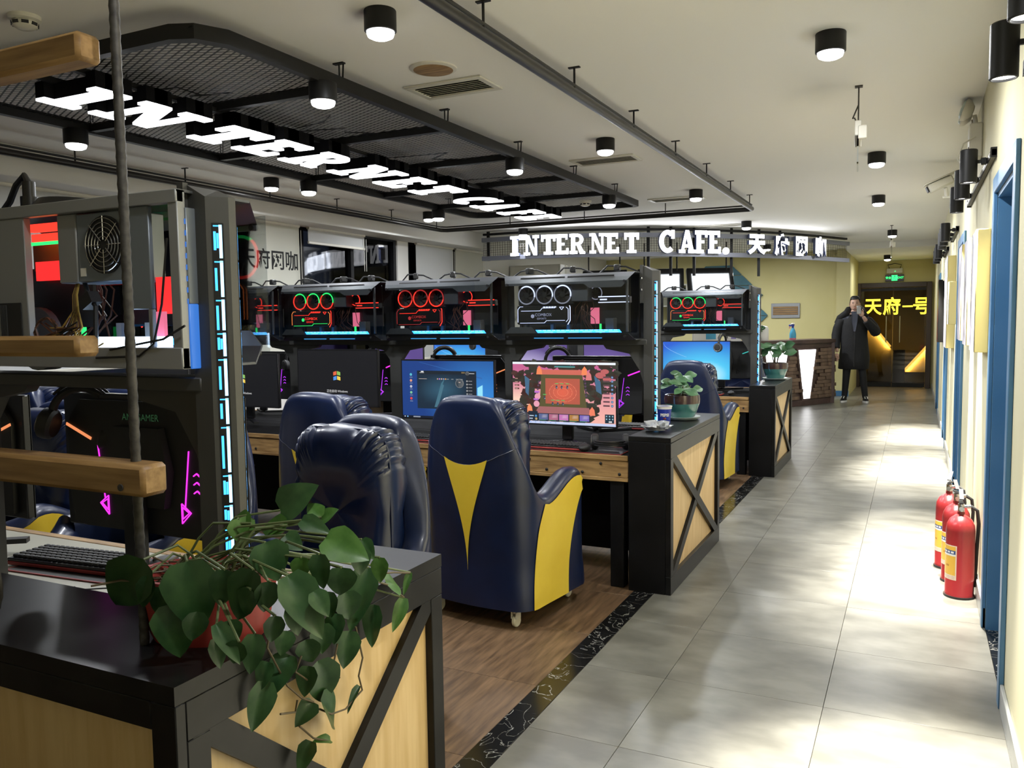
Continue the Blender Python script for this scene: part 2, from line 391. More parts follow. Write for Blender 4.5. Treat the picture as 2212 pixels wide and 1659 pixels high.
# roller blinds
def blind(a, b, z, mat, label):
    t = thing('roller_blind', label, 'blind', (XL+.05, (a+b)/2, z), 0, 'roller blinds along the window wall'); h = (b-a)/2
    MB().box(-.002,-h,.03,.002,h,2.54-z).build('cloth', mat, t)
    MB().box(-.012,-h,0,.012,h,.03,0,.005).build('bottom_bar', 'white_plastic', t)
    MB().cyl((0,-h,2.545-z),(0,h,2.545-z),.022,n=14).build('roller_tube', 'white_plastic', t)
    MB().tube([(.02,h-.03,2.5-z),(.02,h-.03,-.25)],.003,5).tube([(.02,h+.01,2.5-z),(.02,h+.01,-.25)],.003,5).build('pull_cord', 'white_plastic', t)
    return t
b0 = blind(5.35, 7.05, 1.0, 'blind_cloth', 'cream roller blind pulled right down with black lettering')
MB_sign = text('lettering', '天府网咖', .215, 'black_paint', b0, (.0035, .40, 1.15), (pi/2, 0, pi/2), 0, .003)
blind(7.2, 8.22, 2.37, 'blind_grey', 'pale grey roller blind rolled half up over dark window')
blind(9.36, 10.33, 1.0, 'blind_grey', 'pale grey roller blind pulled down next to door frame')
blind(10.4, 11.25, 1.2, 'blind_cloth', 'narrow cream roller blind at the end of beam')
blind(3.3, 5.2, 1.15, 'blind_grey', 'wide grey roller blind behind the open-backed computer')
# back wall behind the counter, corridor return, end wall with glazed door opening
struct(MB().box(XL, 17.0, 0, -1.12, 17.15, CE), 'wall_back', 'wall_yellow')
struct(MB().box(-1.12-.16, 17.15, 0, -1.12, 19.2, CE).box(-1.36,16.82,0,-1.12,17.0,CE), 'wall_return', 'wall_yellow')
struct(MB().box(-1.28, 19.2, 0, -1.16, 19.36, CE).box(-1.16, 19.2, 2.2, .29, 19.36, CE).box(.29, 19.2, 0, XR+.25, 19.36, CE), 'wall_end', 'wall_yellow')
struct(MB().box(-1.36, 16.81, 0, -1.119, 16.82, .10).box(XL,16.985,0,-1.36,17.0,.12), 'baseboard_back', 'blue_paint')
struct(MB().box(XL, -1.75, 0, XR+.25, -1.6, CE), 'wall_near', 'wall_cream')
struct(MB().box(-1.12, 15.6, CE-.11, XR, 19.2, CE), 'trim_2', 'ceiling_paint')
# ---------------- glazed double door at the end of the corridor, a lit lobby behind it
dr = bpy.data.objects.new('door_5', None); COL.objects.link(dr); dr['kind'] = 'structure'; dr['label'] = 'dark wooden framed glass double door with glowing yellow characters'; dr.location = (-.435, 19.2, 0)
def dpart(mb, nm, mt):
    o = mb.build(nm, mt, dr); o.matrix_parent_inverse = Matrix.Translation((.435, -19.2, 0)); return o
dpart(MB().box(-1.16,19.1,0,-1.06,19.26,2.2,0,.006).box(.19,19.1,0,.29,19.26,2.2,0,.006).box(-1.06,19.1,2.1,.19,19.26,2.2,0,.006), 'frame', 'door_wood')
for x0, x1 in ((-1.055,-.44), (-.43,.185)):
    dpart(MB().box(x0,19.17,.01,x1,19.185,2.09), 'glass_leaf', 'door_glass')
    dpart(MB().box(x0,19.16,.01,x1,19.195,.10).box(x0,19.16,2.03,x1,19.195,2.09), 'rail', 'black_metal')
for x in (-.56, -.30): dpart(MB().tube([(x,19.17,.95),(x,19.10,.95),(x,19.10,1.5),(x,19.17,1.5)],.012), 'pull_handle', 'chrome')
for ch, x, s in (('天',-.82,.38), ('府',-.46,.38), ('一',-.16,.22), ('号',.10,.38)):
    o = text('neon_character', ch, s, 'neon_yellow', dr, (x+.435, -.06, 1.68), (pi/2,0,0), .008, .007, scale=(.9,1.0,1))
# lobby behind
struct(MB().box(-1.6,20.85,0,.6,20.95,CE), 'wall_lobby', 'wall_yellow')
lobby = thing('slanted_light_panel', 'dark slanted lobby panels with amber light behind glass door', 'light panel', (-.4,20.3,0))
def lp(mb, nm, mt):
    o = mb.build(nm, mt, lobby); o.matrix_parent_inverse = Matrix.Translation((.4,-20.3,0)); return o
Yf = lambda u, v, w: (u, w, v)
lp(MB().prism([(-1.2,.25),(-.42,.25),(-.42,.72),(-.5,.8),(-1.0,1.5),(-1.2,1.5)], Yf, 20.5, 20.52), 'lit_panel', 'wall_yellow')
lp(MB().prism([(-.25,.25),(.35,.25),(.35,1.0)], Yf, 20.5, 20.52), 'lit_panel', 'wall_yellow')
lp(MB().bar((-1.02,20.47,1.50),(-.5,20.47,.82),.03,.035), 'light_strip', 'amber_glow')
lp(MB().bar((-.22,20.47,.28),(.33,20.47,.96),.03,.035), 'light_strip', 'amber_glow')
lp(MB().box(-.44,20.35,0,-.2,20.45,.75,0,.01), 'post', 'door_wood')
for p0, p1, sd in ((Vector((-1.02,20.455,1.47)),Vector((-.5,20.455,.79)),-1), (Vector((-.20,20.455,.27)),Vector((.35,20.455,.95)),1)):
    X_ = (p1-p0).normalized(); aim_ = Vector((sd*.75,.55,-.75)); aim_ = (aim_-X_*aim_.dot(X_)).normalized(); Z_ = -aim_; Q_ = Z_.cross(X_)
    o = light('AREA','strip_light', lobby, (0,0,0), 7, (1,.6,.2), shape='RECTANGLE', size=(p1-p0).length, size_y=.03)
    o.matrix_basis = Matrix.Translation((p0+p1)/2-Vector((-.4,20.3,0))+aim_*.02) @ Matrix(((X_.x,Q_.x,Z_.x,0),(X_.y,Q_.y,Z_.y,0),(X_.z,Q_.z,Z_.z,0),(0,0,0,1)))
# ================================================================== ceiling things
def disc_light(parent, z, W, col=(1,.98,.95)): light('AREA','lamp_light', parent, (0,0,z), W, col, (0,0,0), shape='DISK', size=.10)
def make_lamp():
    t = thing('ceiling_lamp', 'x', 'lamp', (0,0,0), 0)
    MB().lathe([(.010,0),(.064,0),(.066,-.003),(.066,-.082),(.062,-.086),(.057,-.086),(.057,-.07),(.010,-.07)], n=28).build('housing', 'black_metal', t)
    MB().lathe([(.002,-.072),(.0565,-.072),(.0565,-.092),(.052,-.104),(.036,-.112),(.002,-.116)], n=28).build('diffuser', 'lamp_white', t)
    return t
LAMPS = [(-1.99,2.9,CE,'black drum lamp beside the round ceiling speaker',1), (-.37,4.07,CE,'black drum lamp over corridor before the first hanging sign',1.1), (-1.99,5.63,CE,'black drum lamp beside a ceiling vent inside the pipe loop',1),
 (-.30,7.15,CE,'black drum lamp over corridor just past the first hanging sign',1), (-1.98,8.26,CE,'black drum lamp inside the pipe loop corner nearest the lit sign',1), (-.38,9.65,CE,'black drum lamp over corridor between the two hanging signs',.9),
 (-2.03,11.26,CE,'black drum lamp at the end of the long slot vent',.35), (-.34,13.6,CE,'black drum lamp by the hanging sign nearest the glass door',.8), (-.51,17.4,CE-.11,'black drum lamp near the green exit sign',.22),
 (-5.07,5.67,CE,'black drum lamp close to the beam above pulled-down blind',.6), (-5.08,8.28,CE,'black drum lamp close to the beam above dark window',.6), (-4.89,10.44,CE,'black drum lamp in front of the curved lit sign',.6)]
ZP = 2.635
LAMPS += [(-2.545,3.22,ZP,'black drum lamp under the corridor side of mesh panel by its first letters',.75), (-2.545,5.31,ZP,'black drum lamp under the corridor side of mesh panel, midway along',.65), (-2.545,7.30,ZP,'black drum lamp under the corridor side of mesh panel by its last letters',.65),
 (-4.375,3.28,ZP,'black drum lamp under the window side of mesh panel by its first letters',.6), (-4.375,5.32,ZP,'black drum lamp under the window side of mesh panel, midway along',.5), (-4.375,7.32,ZP,'black drum lamp under the window side of mesh panel by its last letters',.5),
 (-.36,1.0,CE,'black drum lamp over corridor beside the corner cabinet',.5), (-2.35,15.0,CE,'added unseen black drum lamp behind the curved sign over the counter',3.0), (-4.1,14.8,CE,'added unseen black drum lamp behind the curved sign over cartons',3.0)]  # last two are unseen lamps, added to brighten the yellow back wall
lamp0 = make_lamp()
for k, (x, y, z, lab, p) in enumerate(LAMPS):
    o = lamp0 if k == 0 else copy_tree(lamp0)
    o.location = (x, y, z); o['label'] = lab; o['group'] = 'black drum ceiling lamps'
    disc_light(o, -.120, DOWN_W*p, (1,.975,.93) if x > -1 else (.93,.96,1))
# ---- expanded metal panel hung under the ceiling
mp = thing('ceiling_mesh_panel', 'black expanded metal mesh panel hung under the ceiling in rounded frame', 'mesh panel', (-3.46,5.3,2.66))
X0, X1, Y0, Y1 = -.94, .94, -2.86, 2.86
def rounded(x0, x1, y0, y1, c):
    return [(x0+c,y0),(x1-c,y0),(x1-.4*c,y0+.25*c),(x1,y0+c),(x1,y1-c*.3),(x1-c*.3,y1),(x0+c,y1),(x0+.25*c,y1-.4*c),(x0,y1-c),(x0,y0+c),(x0+.25*c,y0+.4*c)]
ring = rounded(X0,X1,Y0,Y1,.16); fr = MB(); k = len(ring)
inn = [(x*.957, y*.986) for x, y in ring]
fr.add([(x,y,z) for z in (-.03,.03) for x,y in ring] + [(x,y,z) for z in (-.03,.03) for x,y in inn],
       [(i,(i+1)%k,k+(i+1)%k,k+i) for i in range(k)] + [(2*k+i,3*k+i,3*k+(i+1)%k,2*k+(i+1)%k) for i in range(k)] + [(i,2*k+i,2*k+(i+1)%k,(i+1)%k) for i in range(k)] + [(k+i,k+(i+1)%k,3*k+(i+1)%k,3*k+i) for i in range(k)])
fr.build('frame', 'black_metal', mp)
for y in (-1.92, -.92, .06, 1.06, 2.0): MB().box(X0+.03,y-.02,-.022,X1-.03,y+.02,.022).build('cross_bar', 'black_metal', mp)
ms = MB(); PX, PY = .078, .0175                      # diamond mesh: strands zigzag
nx, ny = int((X1-X0-.06)/PX), int((Y1-Y0-.06)/PY)
hw = .0050
for j in range(ny):
    y = Y0+.03+j*PY; V = []; F = []
    for i in range(2*nx+1):
        x = X0+.03+i*PX/2; yy = y + (PY*.5 if (i+j) % 2 else -PY*.5)*.96
        V += [(x,yy-hw,.012),(x,yy+hw,.012)]
    for i in range(2*nx): F.append((2*i,2*i+2,2*i+3,2*i+1))
    ms.add(V, F)
o = ms.build('mesh_sheet', 'mesh_wire', mp, fix=False); o['kind'] = 'stuff'
for s in (-1,1):
    for y in (-1.93,-.92,.1,1.16,2.2):
        MB().box(s*.90-.03,y-.012,.103,s*.90+.03,y+.012,.11).cyl((s*.90,y,.03),(s*.90,y,.104),.004,n=6).bar((s*.9+.02,y,.03),(s*.9+.025,y,.105),.003,.008).build('hanger', 'black_metal', mp)
cb = MB()
for k in range(5):
    y = -2.4+k*1.1; cb.tube([(random.uniform(-.2,.5), y+.08*q+random.uniform(-.05,.05), .03+random.uniform(0,.03)) for q in range(9)], .004, 5)
cb.build('cable', 'cable_black', mp)
# ---- glyph outlines (slab capitals), unit height
R4 = lambda x0,y0,x1,y1: [(x0,y0),(x1,y0),(x1,y1),(x0,y1)]
def arc(cx, cy, rx, ry, ax, ay, a0, a1, n=18):
    o = [(cx+rx*cos(radians(a0+(a1-a0)*i/n)), cy+ry*sin(radians(a0+(a1-a0)*i/n))) for i in range(n+1)]
    return o, [(cx+ax*cos(radians(a0+(a1-a0)*i/n)), cy+ay*sin(radians(a0+(a1-a0)*i/n))) for i in range(n+1)]
def arcs(*a, **k):
    o, i = arc(*a, **k); return [[o[q],o[q+1],i[q+1],i[q]] for q in range(len(o)-1)]
S = .15
GL = {
 'I': (.54, [R4(.14,0,.40,1), R4(0,0,.54,S), R4(0,1-S,.54,1)]),
 'N': (.98, [R4(.14,0,.27,1), R4(.71,0,.84,1), [(.12,1),(.36,1),(.84,.0),(.62,.0)], R4(0,0,.40,S), R4(0,1-S,.30,1), R4(.57,1-S,.98,1)]),
 'T': (.88, [R4(.30,0,.58,1), R4(.15,0,.73,S), R4(0,1-.2,.88,1), R4(0,.66,.14,1), R4(.74,.66,.88,1)]),
 'E': (.80, [R4(.10,0,.36,1), R4(0,0,.78,.18), R4(0,.82,.74,1), R4(.3,.44,.56,.57), R4(.66,0,.80,.30), R4(.62,.72,.74,1)]),
 'F': (.76, [R4(.10,0,.36,1), R4(0,0,.52,S), R4(0,.82,.74,1), R4(.3,.44,.56,.57), R4(.63,.70,.76,1)]),
 'R': (.94, [R4(.10,0,.35,1), R4(0,0,.48,S), R4(0,.84,.5,1), R4(.3,.42,.5,.57), [(.40,.48),(.62,.5),(.94,0),(.62,0)], R4(.62,0,.94,.12)] + arcs(.48,.71,.36,.29,.13,.13,-90,90)),
 'C': (.90, arcs(.48,.5,.48,.5,.22,.30,48,312,n=26) + [R4(.70,.62,.88,1.0)]),
 'A': (1.0, [[(.40,1),(.60,1),(.92,0),(.64,0)], [(.40,1),(.55,1),(.27,0),(.10,0)], R4(.28,.24,.72,.38), R4(0,0,.38,S), R4(.56,0,1.0,S)]),
}
def letter(parent, ch, fn_at, h, d0, d1, face, side):
    """fn_at(u, v, w): u along the text, v up the letter, w out of the face"""
    wd, polys = GL[ch]; b = MB(); f = MB()
    for p in polys:
        q = [(u*h, v*h) for u, v in p]
        b.prism(q, fn_at, d0, d1); f.prism(q, fn_at, d1, d1+.012)
    l = b.build('letter', side, parent); f.build('letter_face', face, l); return l
# ---- lit letters under the mesh panel
sg = thing('hanging_letter_sign', 'glowing white INTERNET CAFE letters hung beneath black mesh ceiling panel', 'sign', (-3.69,2.57,2.633))
yy = [0,.27,.83,1.22,1.62,2.11,2.65,3.08, 3.73,4.16,4.70,5.10]
hs = [.41]*8 + [.41]*4
for ch, y in zip('INTERNETCAFE', yy):
    letter(sg, ch, lambda u, v, w, y=y, k_=(1.02 if ch == 'N' else .86): (v, y+u*k_, -w), .41, .0, .073, 'letter_white', 'letter_side')
MB().box(.06,-.05,-.004,.09,5.5,.02).box(.30,-.05,-.004,.33,5.5,.02).build('mounting_rail', 'black_metal', sg)
for y in (.4, 1.6, 2.9, 4.3, 5.2): light('AREA','sign_glow',sg,(.2,y,-.12), 4, (.9,.94,1), (0,0,0), shape='RECTANGLE', size=.35, size_y=.8)
# ---- pipe loop with hangers
rl = thing('ceiling_pipe_loop', 'black steel pipe loop hung on short rods below ceiling', 'pipe', (0,0,0))
ZR = 2.64; rx0, rx1, ry0, ry1 = -5.33, -1.57, -1.2, 9.03
pts = [(rx1,ry0,ZR),(rx1,ry1-.03,ZR),(rx1-.03,ry1,ZR),(rx0+.06,ry1,ZR),(rx0,ry1-.06,ZR),(rx0,ry0,ZR)]
MB().tube(pts, .024, 12).build('pipe', 'rail_paint', rl)
MB().tube([(x+.0,y,z+.04) for x,y,z in pts], .008, 6).build('cable', 'cable_black', rl)
for x in (rx1, rx0):
    for k in range(10):
        y = .07+.978*k
        MB().cyl((x,y,ZR+.02),(x,y,CE),.006,n=6).box(x-.03,y-.01,CE-.006,x+.03,y+.01,CE).build('hanger_rod', 'black_metal', rl)
for k in range(3): MB().cyl((-2.5-k*.95,ry1,ZR+.02),(-2.5-k*.95,ry1,CE),.006,n=6).build('hanger_rod', 'black_metal', rl)
# ---- vents, speaker, detectors
def vent(x, y, sx, sy, label, n=6):
    t = thing('ceiling_vent', label, 'vent', (x,y,CE), 0, 'ceiling air vents')
    f = MB(); a, b, q = sx/2, sy/2, .035
    for r in ((-a-q,-b-q,a+q,-b),(-a-q,b,a+q,b+q),(-a-q,-b,-a,b),(a,-b,a+q,b)): f.box(r[0],r[1],-.012,r[2],r[3],0,0,.003)
    f.build('frame', 'white_plastic', t); MB().box(-a,-b,-.003,a,b,-.001).build('backing', 'plastic_matte', t)
    for k in range(n):
        yk = -b+sy*(k+.5)/n; MB().obox((0,yk,-.006),(sx,sy/n*.9,.002),Matrix.Rotation(radians(22),3,'X')).build('slat', 'white_plastic', t)
vent(-2.28,4.0,.40,.20,'white slatted ceiling vent beside the round ceiling speaker',7); vent(-2.24,6.35,.46,.20,'white slatted ceiling vent beside the mesh panel, between two drum lamps',5)
vent(-2.85,11.55,1.5,.16,'long slot vent in the ceiling in front of curved sign',4); vent(-2.3,8.75,.5,.18,'small ceiling vent near pipe loop corner',4)
t = thing('ceiling_speaker', 'round tan ceiling speaker beside a slatted vent', 'speaker', (-2.2,3.66,CE))
MB().lathe([(.002,-.012),(.105,-.012),(.118,-.006),(.12,0),(.002,0)], n=30).build('rim', 'white_plastic', t); MB().lathe([(.002,-.016),(.092,-.015),(.1,-.012),(.002,-.012)], n=30).build('grille', 'pallet_wood', t)
t = thing('ceiling_speaker', 'round white ceiling disc by the pipe loop corner', 'speaker', (-2.95,8.78,CE)); MB().lathe([(.002,-.012),(.1,-.012),(.12,0),(.002,0)], n=24).build('rim', 'white_plastic', t); MB().lathe([(.002,-.016),(.085,-.013),(.002,-.012)], n=24).build('grille', 'pallet_wood', t)
def smoke(x, y, z, label):
    t = thing('smoke_detector', label, 'smoke detector', (x,y,z), 0, 'smoke detectors')
    MB().lathe([(.002,0),(.062,0),(.06,-.016),(.05,-.02),(.002,-.02)], n=24).build('base', 'white_plastic', t)
    MB().lathe([(.002,-.02),(.044,-.02),(.05,-.03),(.046,-.042),(.03,-.052),(.002,-.053)], n=24).build('sensor_head', 'white_plastic', t)
    for k in range(8):
        a = k*pi/4+.2; MB().obox((.0475*cos(a),.0475*sin(a),-.034),(.006,.026,.012),Matrix.Rotation(a,3,'Z')).build('slot', 'plastic_matte', t)
smoke(-3.30,2.27,CE,'cream smoke detector on ceiling above the wooden beam'); smoke(-2.95,7.75,2.672,'small smoke detector under the mesh panel by its last letters')
# ---- curved lit sign above the counter
cs = thing('curved_counter_sign', 'curved steel fascia with glowing white INTERNET CAFE letters and characters', 'sign', (0,0,0))
CV = [(-5.55,10.52),(-4.9,10.53),(-4.2,10.68),(-3.6,10.95),(-3.05,11.32),(-2.5,11.85),(-2.0,12.43),(-1.5,13.25),(-1.02,14.25)]
def cpt(s):                                          # catmull-rom along the fascia
    n = len(CV)-1; x = min(max(s,0),1)*n; i = min(int(x), n-1); t_ = x-i
    P = [Vector((*CV[max(0,min(n,i+k))],0)) for k in (-1,0,1,2)]
    return .5*((2*P[1])+(P[2]-P[0])*t_+(2*P[0]-5*P[1]+4*P[2]-P[3])*t_**2+(3*P[1]-P[0]-3*P[2]+P[3])*t_**3)
def cfr(s):
    a, b = cpt(s-.01), cpt(s+.01); d = (b-a).normalized(); return cpt(s), d, Vector((d.y,-d.x,0))
def band(z0, z1, th, mat, nm, off=0):
    b = MB(); V = []; n = 48
    for i in range(n+1):
        p, d, q = cfr(i/n); V += [p+q*(off+a)+Vector((0,0,z)) for a, z in ((0,z0),(th,z0),(th,z1),(0,z1))]
    b.add(V, [(4*i+j,4*i+(j+1)%4,4*i+4+(j+1)%4,4*i+4+j) for i in range(n) for j in range(4)] + [(0,1,2,3),(4*n+3,4*n+2,4*n+1,4*n)]); return b.build(nm, mat, cs)
band(2.36,2.42,.06,'sign_steel','bottom_rail'); band(2.62,2.68,.06,'sign_steel','top_rail'); band(2.715,2.745,.05,'black_metal','ceiling_rail',-.03)
band(2.30,2.36,.025,'sign_steel','lower_lip',-.05) if False else None
wm = MB(); n = 150
for i in range(n+1):
    p, d, q = cfr(i/n); p = p+q*.01; wm.bar(p+Vector((0,0,2.42)), p+Vector((0,0,2.62)), .004, .004)
for z in [2.44+.033*k for k in range(6)]: wm.tube([cfr(i/60)[0]+cfr(i/60)[2]*.01+Vector((0,0,z)) for i in range(61)], .002, 4)
o = wm.build('wire_grid', 'rust_steel', cs); o['kind'] = 'stuff'
for s_ in (.02,.44,.5,.56,.66,.74,.80):
    p, d, q = cfr(s_); MB().bar(p-q*.02+Vector((0,0,2.1 if .3 < s_ < .8 else 2.36)), p-q*.02+Vector((0,0,CE)), .035, .035).build('hanger_post', 'black_metal', cs)
def on_px(px, z):                                   # where along the fascia a sight line at a column lands
    best = min(range(401), key=lambda i: abs(((lambda v: IW/2+FPX*v.dot(CR)/v.dot(CF))(cfr(i/400)[0]+Vector((0,0,z))-CAMP))-px)); return best/400
for ch, px in zip('INTERNETCAFE', (1110,1136,1173,1203,1232,1272,1307,1346, 1417,1459,1493,1520)):
    s0 = on_px(px, 2.5); p, d, q = cfr(s0); hh = .27 if px < 1400 else .31
    k_ = .84 if px < 1400 else .80
    letter(cs, ch, lambda u, v, w, p=p, d=d, q=q, k_=k_: p + d*(u*k_) + q*(.06+w) + Vector((0,0,2.40+v)), hh, 0, .05, 'letter_white', 'letter_side_blue')
for ch, px in zip('天府网咖', (1622,1676,1717,1757)):
    s0 = on_px(px, 2.5); p, d, q = cfr(s0); me = text_mesh(ch, .29, .022, .017)
    me.materials.append(MATS['letter_white']); me.materials.append(MATS['letter_side_blue'])
    for f in me.polygons: f.material_index = 0 if f.normal.z > .5 else 1
    inst('letter', me, cs, p+q*.10+Vector((0,0,2.53)), (pi/2, 0, atan2(d.y,d.x)))
p, d, q = cfr(on_px(1561,2.5)); MB().sphere(p+q*.08+Vector((0,0,2.44)), .05).build('dot', 'letter_white', cs)
for s_ in (.25,.45,.62,.8):
    p, d, q = cfr(s_); light('AREA','sign_glow',cs,p+q*.16+Vector((0,0,2.50)), 3.5, (.92,.94,1), (-pi/2,0,atan2(d.y,d.x)), shape='RECTANGLE', size=1.0, size_y=.25)
# ---- menu light boxes hung over the counter
for (x, y, rz, lab) in ((-3.72,13.15,.28,'tilted white menu light box hung over the counter, next to teal diamond panels'), (-2.98,13.45,.42,'tilted white menu light box hung in front of teal diamond panels'), (-4.62,12.95,.15,'tilted white menu light box behind the end computer rack')):
    t = thing('menu_light_box', lab, 'light box', (x,y,1.98), rz, 'menu light boxes over the counter')
    R = Matrix.Rotation(radians(-28),3,'X')
    light('AREA','menu_glow',t,(0,-.03,.11),14,(.93,.98,1),(radians(90-28),0,0),shape='RECTANGLE',size=.6,size_y=.32); MB().obox((0,.04,.13),(.74,.09,.44),R,0,.012).build('housing', 'black_metal', t)
    a = MB(); a.obox((0,-.008,.13-.012),(.67,.012,.37),R); a.build('screen', 'lamp_white' if False else 'menu_white', t)
    for x_ in (-.26,.26): MB().cyl((x_,.06,.3),(x_,.06,.75),.012,n=8).build('hanger', 'black_metal', t)
def rebase(o, loc):                                 # move a thing's empty to its base, parts stay where they are
    loc = Vector(loc)
    for ch in o.children: ch.location = Vector(ch.location) - loc
    o.location = loc
rebase(cs, (-3.0,11.4,2.3)); rebase(rl, (-3.4,4,2.62))
# ================================================================== right wall: track lights
def make_spot():
    t = thing('track_spotlight', 'x', 'spotlight')
    MB().lathe([(.004,.083),(.036,.083),(.040,.079),(.040,-.08),(.037,-.083),(.034,-.083),(.034,-.06),(.004,-.06)], n=24).build('housing', 'black_metal', t)
    MB().lathe([(.002,-.066),(.033,-.066),(.033,-.076),(.002,-.079)], n=24).build('lens', 'lamp_white', t)
    MB().obox((.052,0,.02),(.03,.012,.016)).obox((.067,0,.02),(.026,.03,.034),None,0,.004).build('arm', 'black_metal', t)
    return t
sp0 = make_spot(); first = True
def spots(y0, y1, ys, z, where, aim=0.0):
    global first
    r = thing('light_track', 'black lighting track on the wall %s' % where, 'light track', (XR-.013,(y0+y1)/2,z+.02), 0, 'lighting tracks on the cream wall')
    h = (y1-y0)/2; MB().box(-.012,-h,-.018,.013,h,.018,0,.003).build('rail', 'black_metal', r); MB().box(-.014,-h,-.024,.013,-h+.03,.024).box(-.014,h-.03,-.024,.013,h,.024).build('end_cap', 'black_metal', r)
    MB().box(-.0135,-h+.03,-.006,-.011,h-.03,.006).build('conductor', 'chrome', r)
    for y in ys:
        o = sp0 if first else copy_tree(sp0); first = False
        o.location = (XR-.026-.080, y, z); o['label'] = 'black cylinder spotlight %s of the track %s' % (('farthest from the glass door','in the middle','nearest the glass door')[list(ys).index(y)], where); o['group'] = 'spotlights on the track %s' % where
        light('SPOT','spot_light', o, (-.002,0,-.092), SPOT_W, (1,.95,.86), (radians(-aim),radians(3),0), spot_size=radians(44 if aim > 0 else 31), spot_blend=.7, shadow_soft_size=.03)
spots(1.6,3.3,(1.8,2.4,2.97),2.295,'before the first door',9)
spots(4.6,6.66,(4.85,5.5,6.2),2.25,'above the three tall canvases',-8)
spots(8.45,9.7,(8.55,9.05,9.55),2.25,'past the second door',-4)
spots(10.9,12.2,(11.0,11.55,12.1),2.25,'past the third door',-4)
# canvases on the wall
def canvas(y0, y1, z0, z1, th, label, face='canvas_print', edge='canvas_edge'):
    t = thing('wall_canvas', label, 'canvas', (XR,(y0+y1)/2,z0), 0, 'canvases on the cream wall'); h = (y1-y0)/2; H = z1-z0
    MB().box(-th,-h,0,0,h,H,0,.003).build('stretcher', edge, t)
    a = MB(); n, k = 6, 10; rr = random.Random(int(y0*100))
    P = [[(lambda q: (.55*q+.25,.52*q+.24,.6*q+.3))(rr.random()) if edge == 'canvas_edge' else (.02+.5*(rr.random() > .8),.02+.3*(rr.random() > .85),.02) for _ in range(n+1)] for _ in range(k+1)]
    for i in range(k):
        for j in range(n):
            ya, yb, za, zb = -h+2*h*j/n, -h+2*h*(j+1)/n, H*i/k, H*(i+1)/k
            a.add([(-th-.002,ya,za),(-th-.002,yb,za),(-th-.002,yb,zb),(-th-.002,ya,zb)], [(0,1,2,3)], 0, (P[i][j],P[i][j+1],P[i+1][j+1],P[i+1][j]))
    a.build('picture', 'print', t, fix=False)
canvas(4.80,5.2,1.31,1.93,.062,'tall canvas with deep yellow edge next to the first blue door frame'); canvas(5.55,5.95,1.32,1.95,.062,'tall yellow-edged canvas between two other tall canvases'); canvas(6.3,6.75,1.33,1.97,.062,'tall yellow-edged canvas nearest to the second blue door frame')
canvas(8.35,8.6,1.42,1.80,.07,'small yellow-edged canvas beside the second blue door frame'); canvas(8.85,9.6,1.19,2.06,.07,'large yellow-edged canvas past the small canvas')
canvas(12.2,12.7,1.15,1.95,.07,'black notice board with a yellow stripe past third door','print','black_paint'); canvas(13.1,13.6,1.3,2.0,.05,'black framed board next to the last blue door','print','black_paint')
# fire extinguishers
def make_ext():
    t = thing('fire_extinguisher', 'x', 'extinguisher')
    MB().lathe([(.004,.002),(.070,.002),(.073,.006),(.073,.016),(.070,.02),(.070,.36),(.066,.392),(.052,.42),(.03,.438),(.018,.445),(.018,.46),(.004,.46)], n=32).build('cylinder', 'red_paint', t)
    MB().lathe([(.071,0),(.075,0),(.075,.012),(.071,.012)], n=32).build('base_ring', 'plastic_matte', t)
    v = MB().cyl((0,0,.455),(0,0,.50),.016,n=14).cyl((0,0,.485),(.045,0,.49),.010,n=10).cyl((0,0,.478),(0,-.03,.478),.012,n=12); v.build('valve', 'chrome', t)
    MB().obox((.0,.03,.545),(.02,.11,.006),Matrix.Rotation(radians(18),3,'X')).obox((.0,.03,.505),(.02,.11,.006),Matrix.Rotation(radians(-4),3,'X')).build('lever', 'plastic_matte', t)
    MB().tube([(.045,0,.49),(.075,.0,.47),(.083,.0,.40),(.078,.01,.25),(.076,.03,.12)],.009,8).cyl((.076,.03,.12),(.075,.04,.05),.012,n=10).build('hose', 'plastic_matte', t)
    lb = MB()                                       # wrapped paper label
    def seg(a0, a1, z0, z1, c, r=.0706):
        n = 8
        for i in range(n):
            p = [radians(a0+(a1-a0)*q/n) for q in (i, i+1)]
            lb.add([(r*cos(p[0]),r*sin(p[0]),z0),(r*cos(p[1]),r*sin(p[1]),z0),(r*cos(p[1]),r*sin(p[1]),z1),(r*cos(p[0]),r*sin(p[0]),z1)], [(0,1,2,3)], 0, c)
    seg(165,255,.10,.285,(.75,.62,.5)); seg(170,250,.125,.28,(.72,.42,.05),.0709); seg(170,250,.238,.258,(.03,.07,.22),.0712); seg(170,250,.228,.238,(.7,.7,.68),.0712)
    for k in range(4): seg(180+k*17,192+k*17,.243,.253,(.7,.7,.7),.0715)
    seg(205,222,.17,.18,(.45,.2,.02),.0713)
    for k in range(3): seg(172,248,.105+.006*k,.107+.006*k,(.5,.35,.3),.0709)
    lb.build('label', 'print', t, fix=False)
    return t
ex = make_ext(); ex['group'] = 'fire extinguishers by the wall'; ex.location = (.238,4.94,0); ex['label'] = 'red fire extinguisher in front of the two others by wall'
dup(ex, 'red fire extinguisher between two others by the wall', (.228,5.22,0), .1); dup(ex, 'red fire extinguisher behind two others by the wall', (.20,5.5,0), -.15)
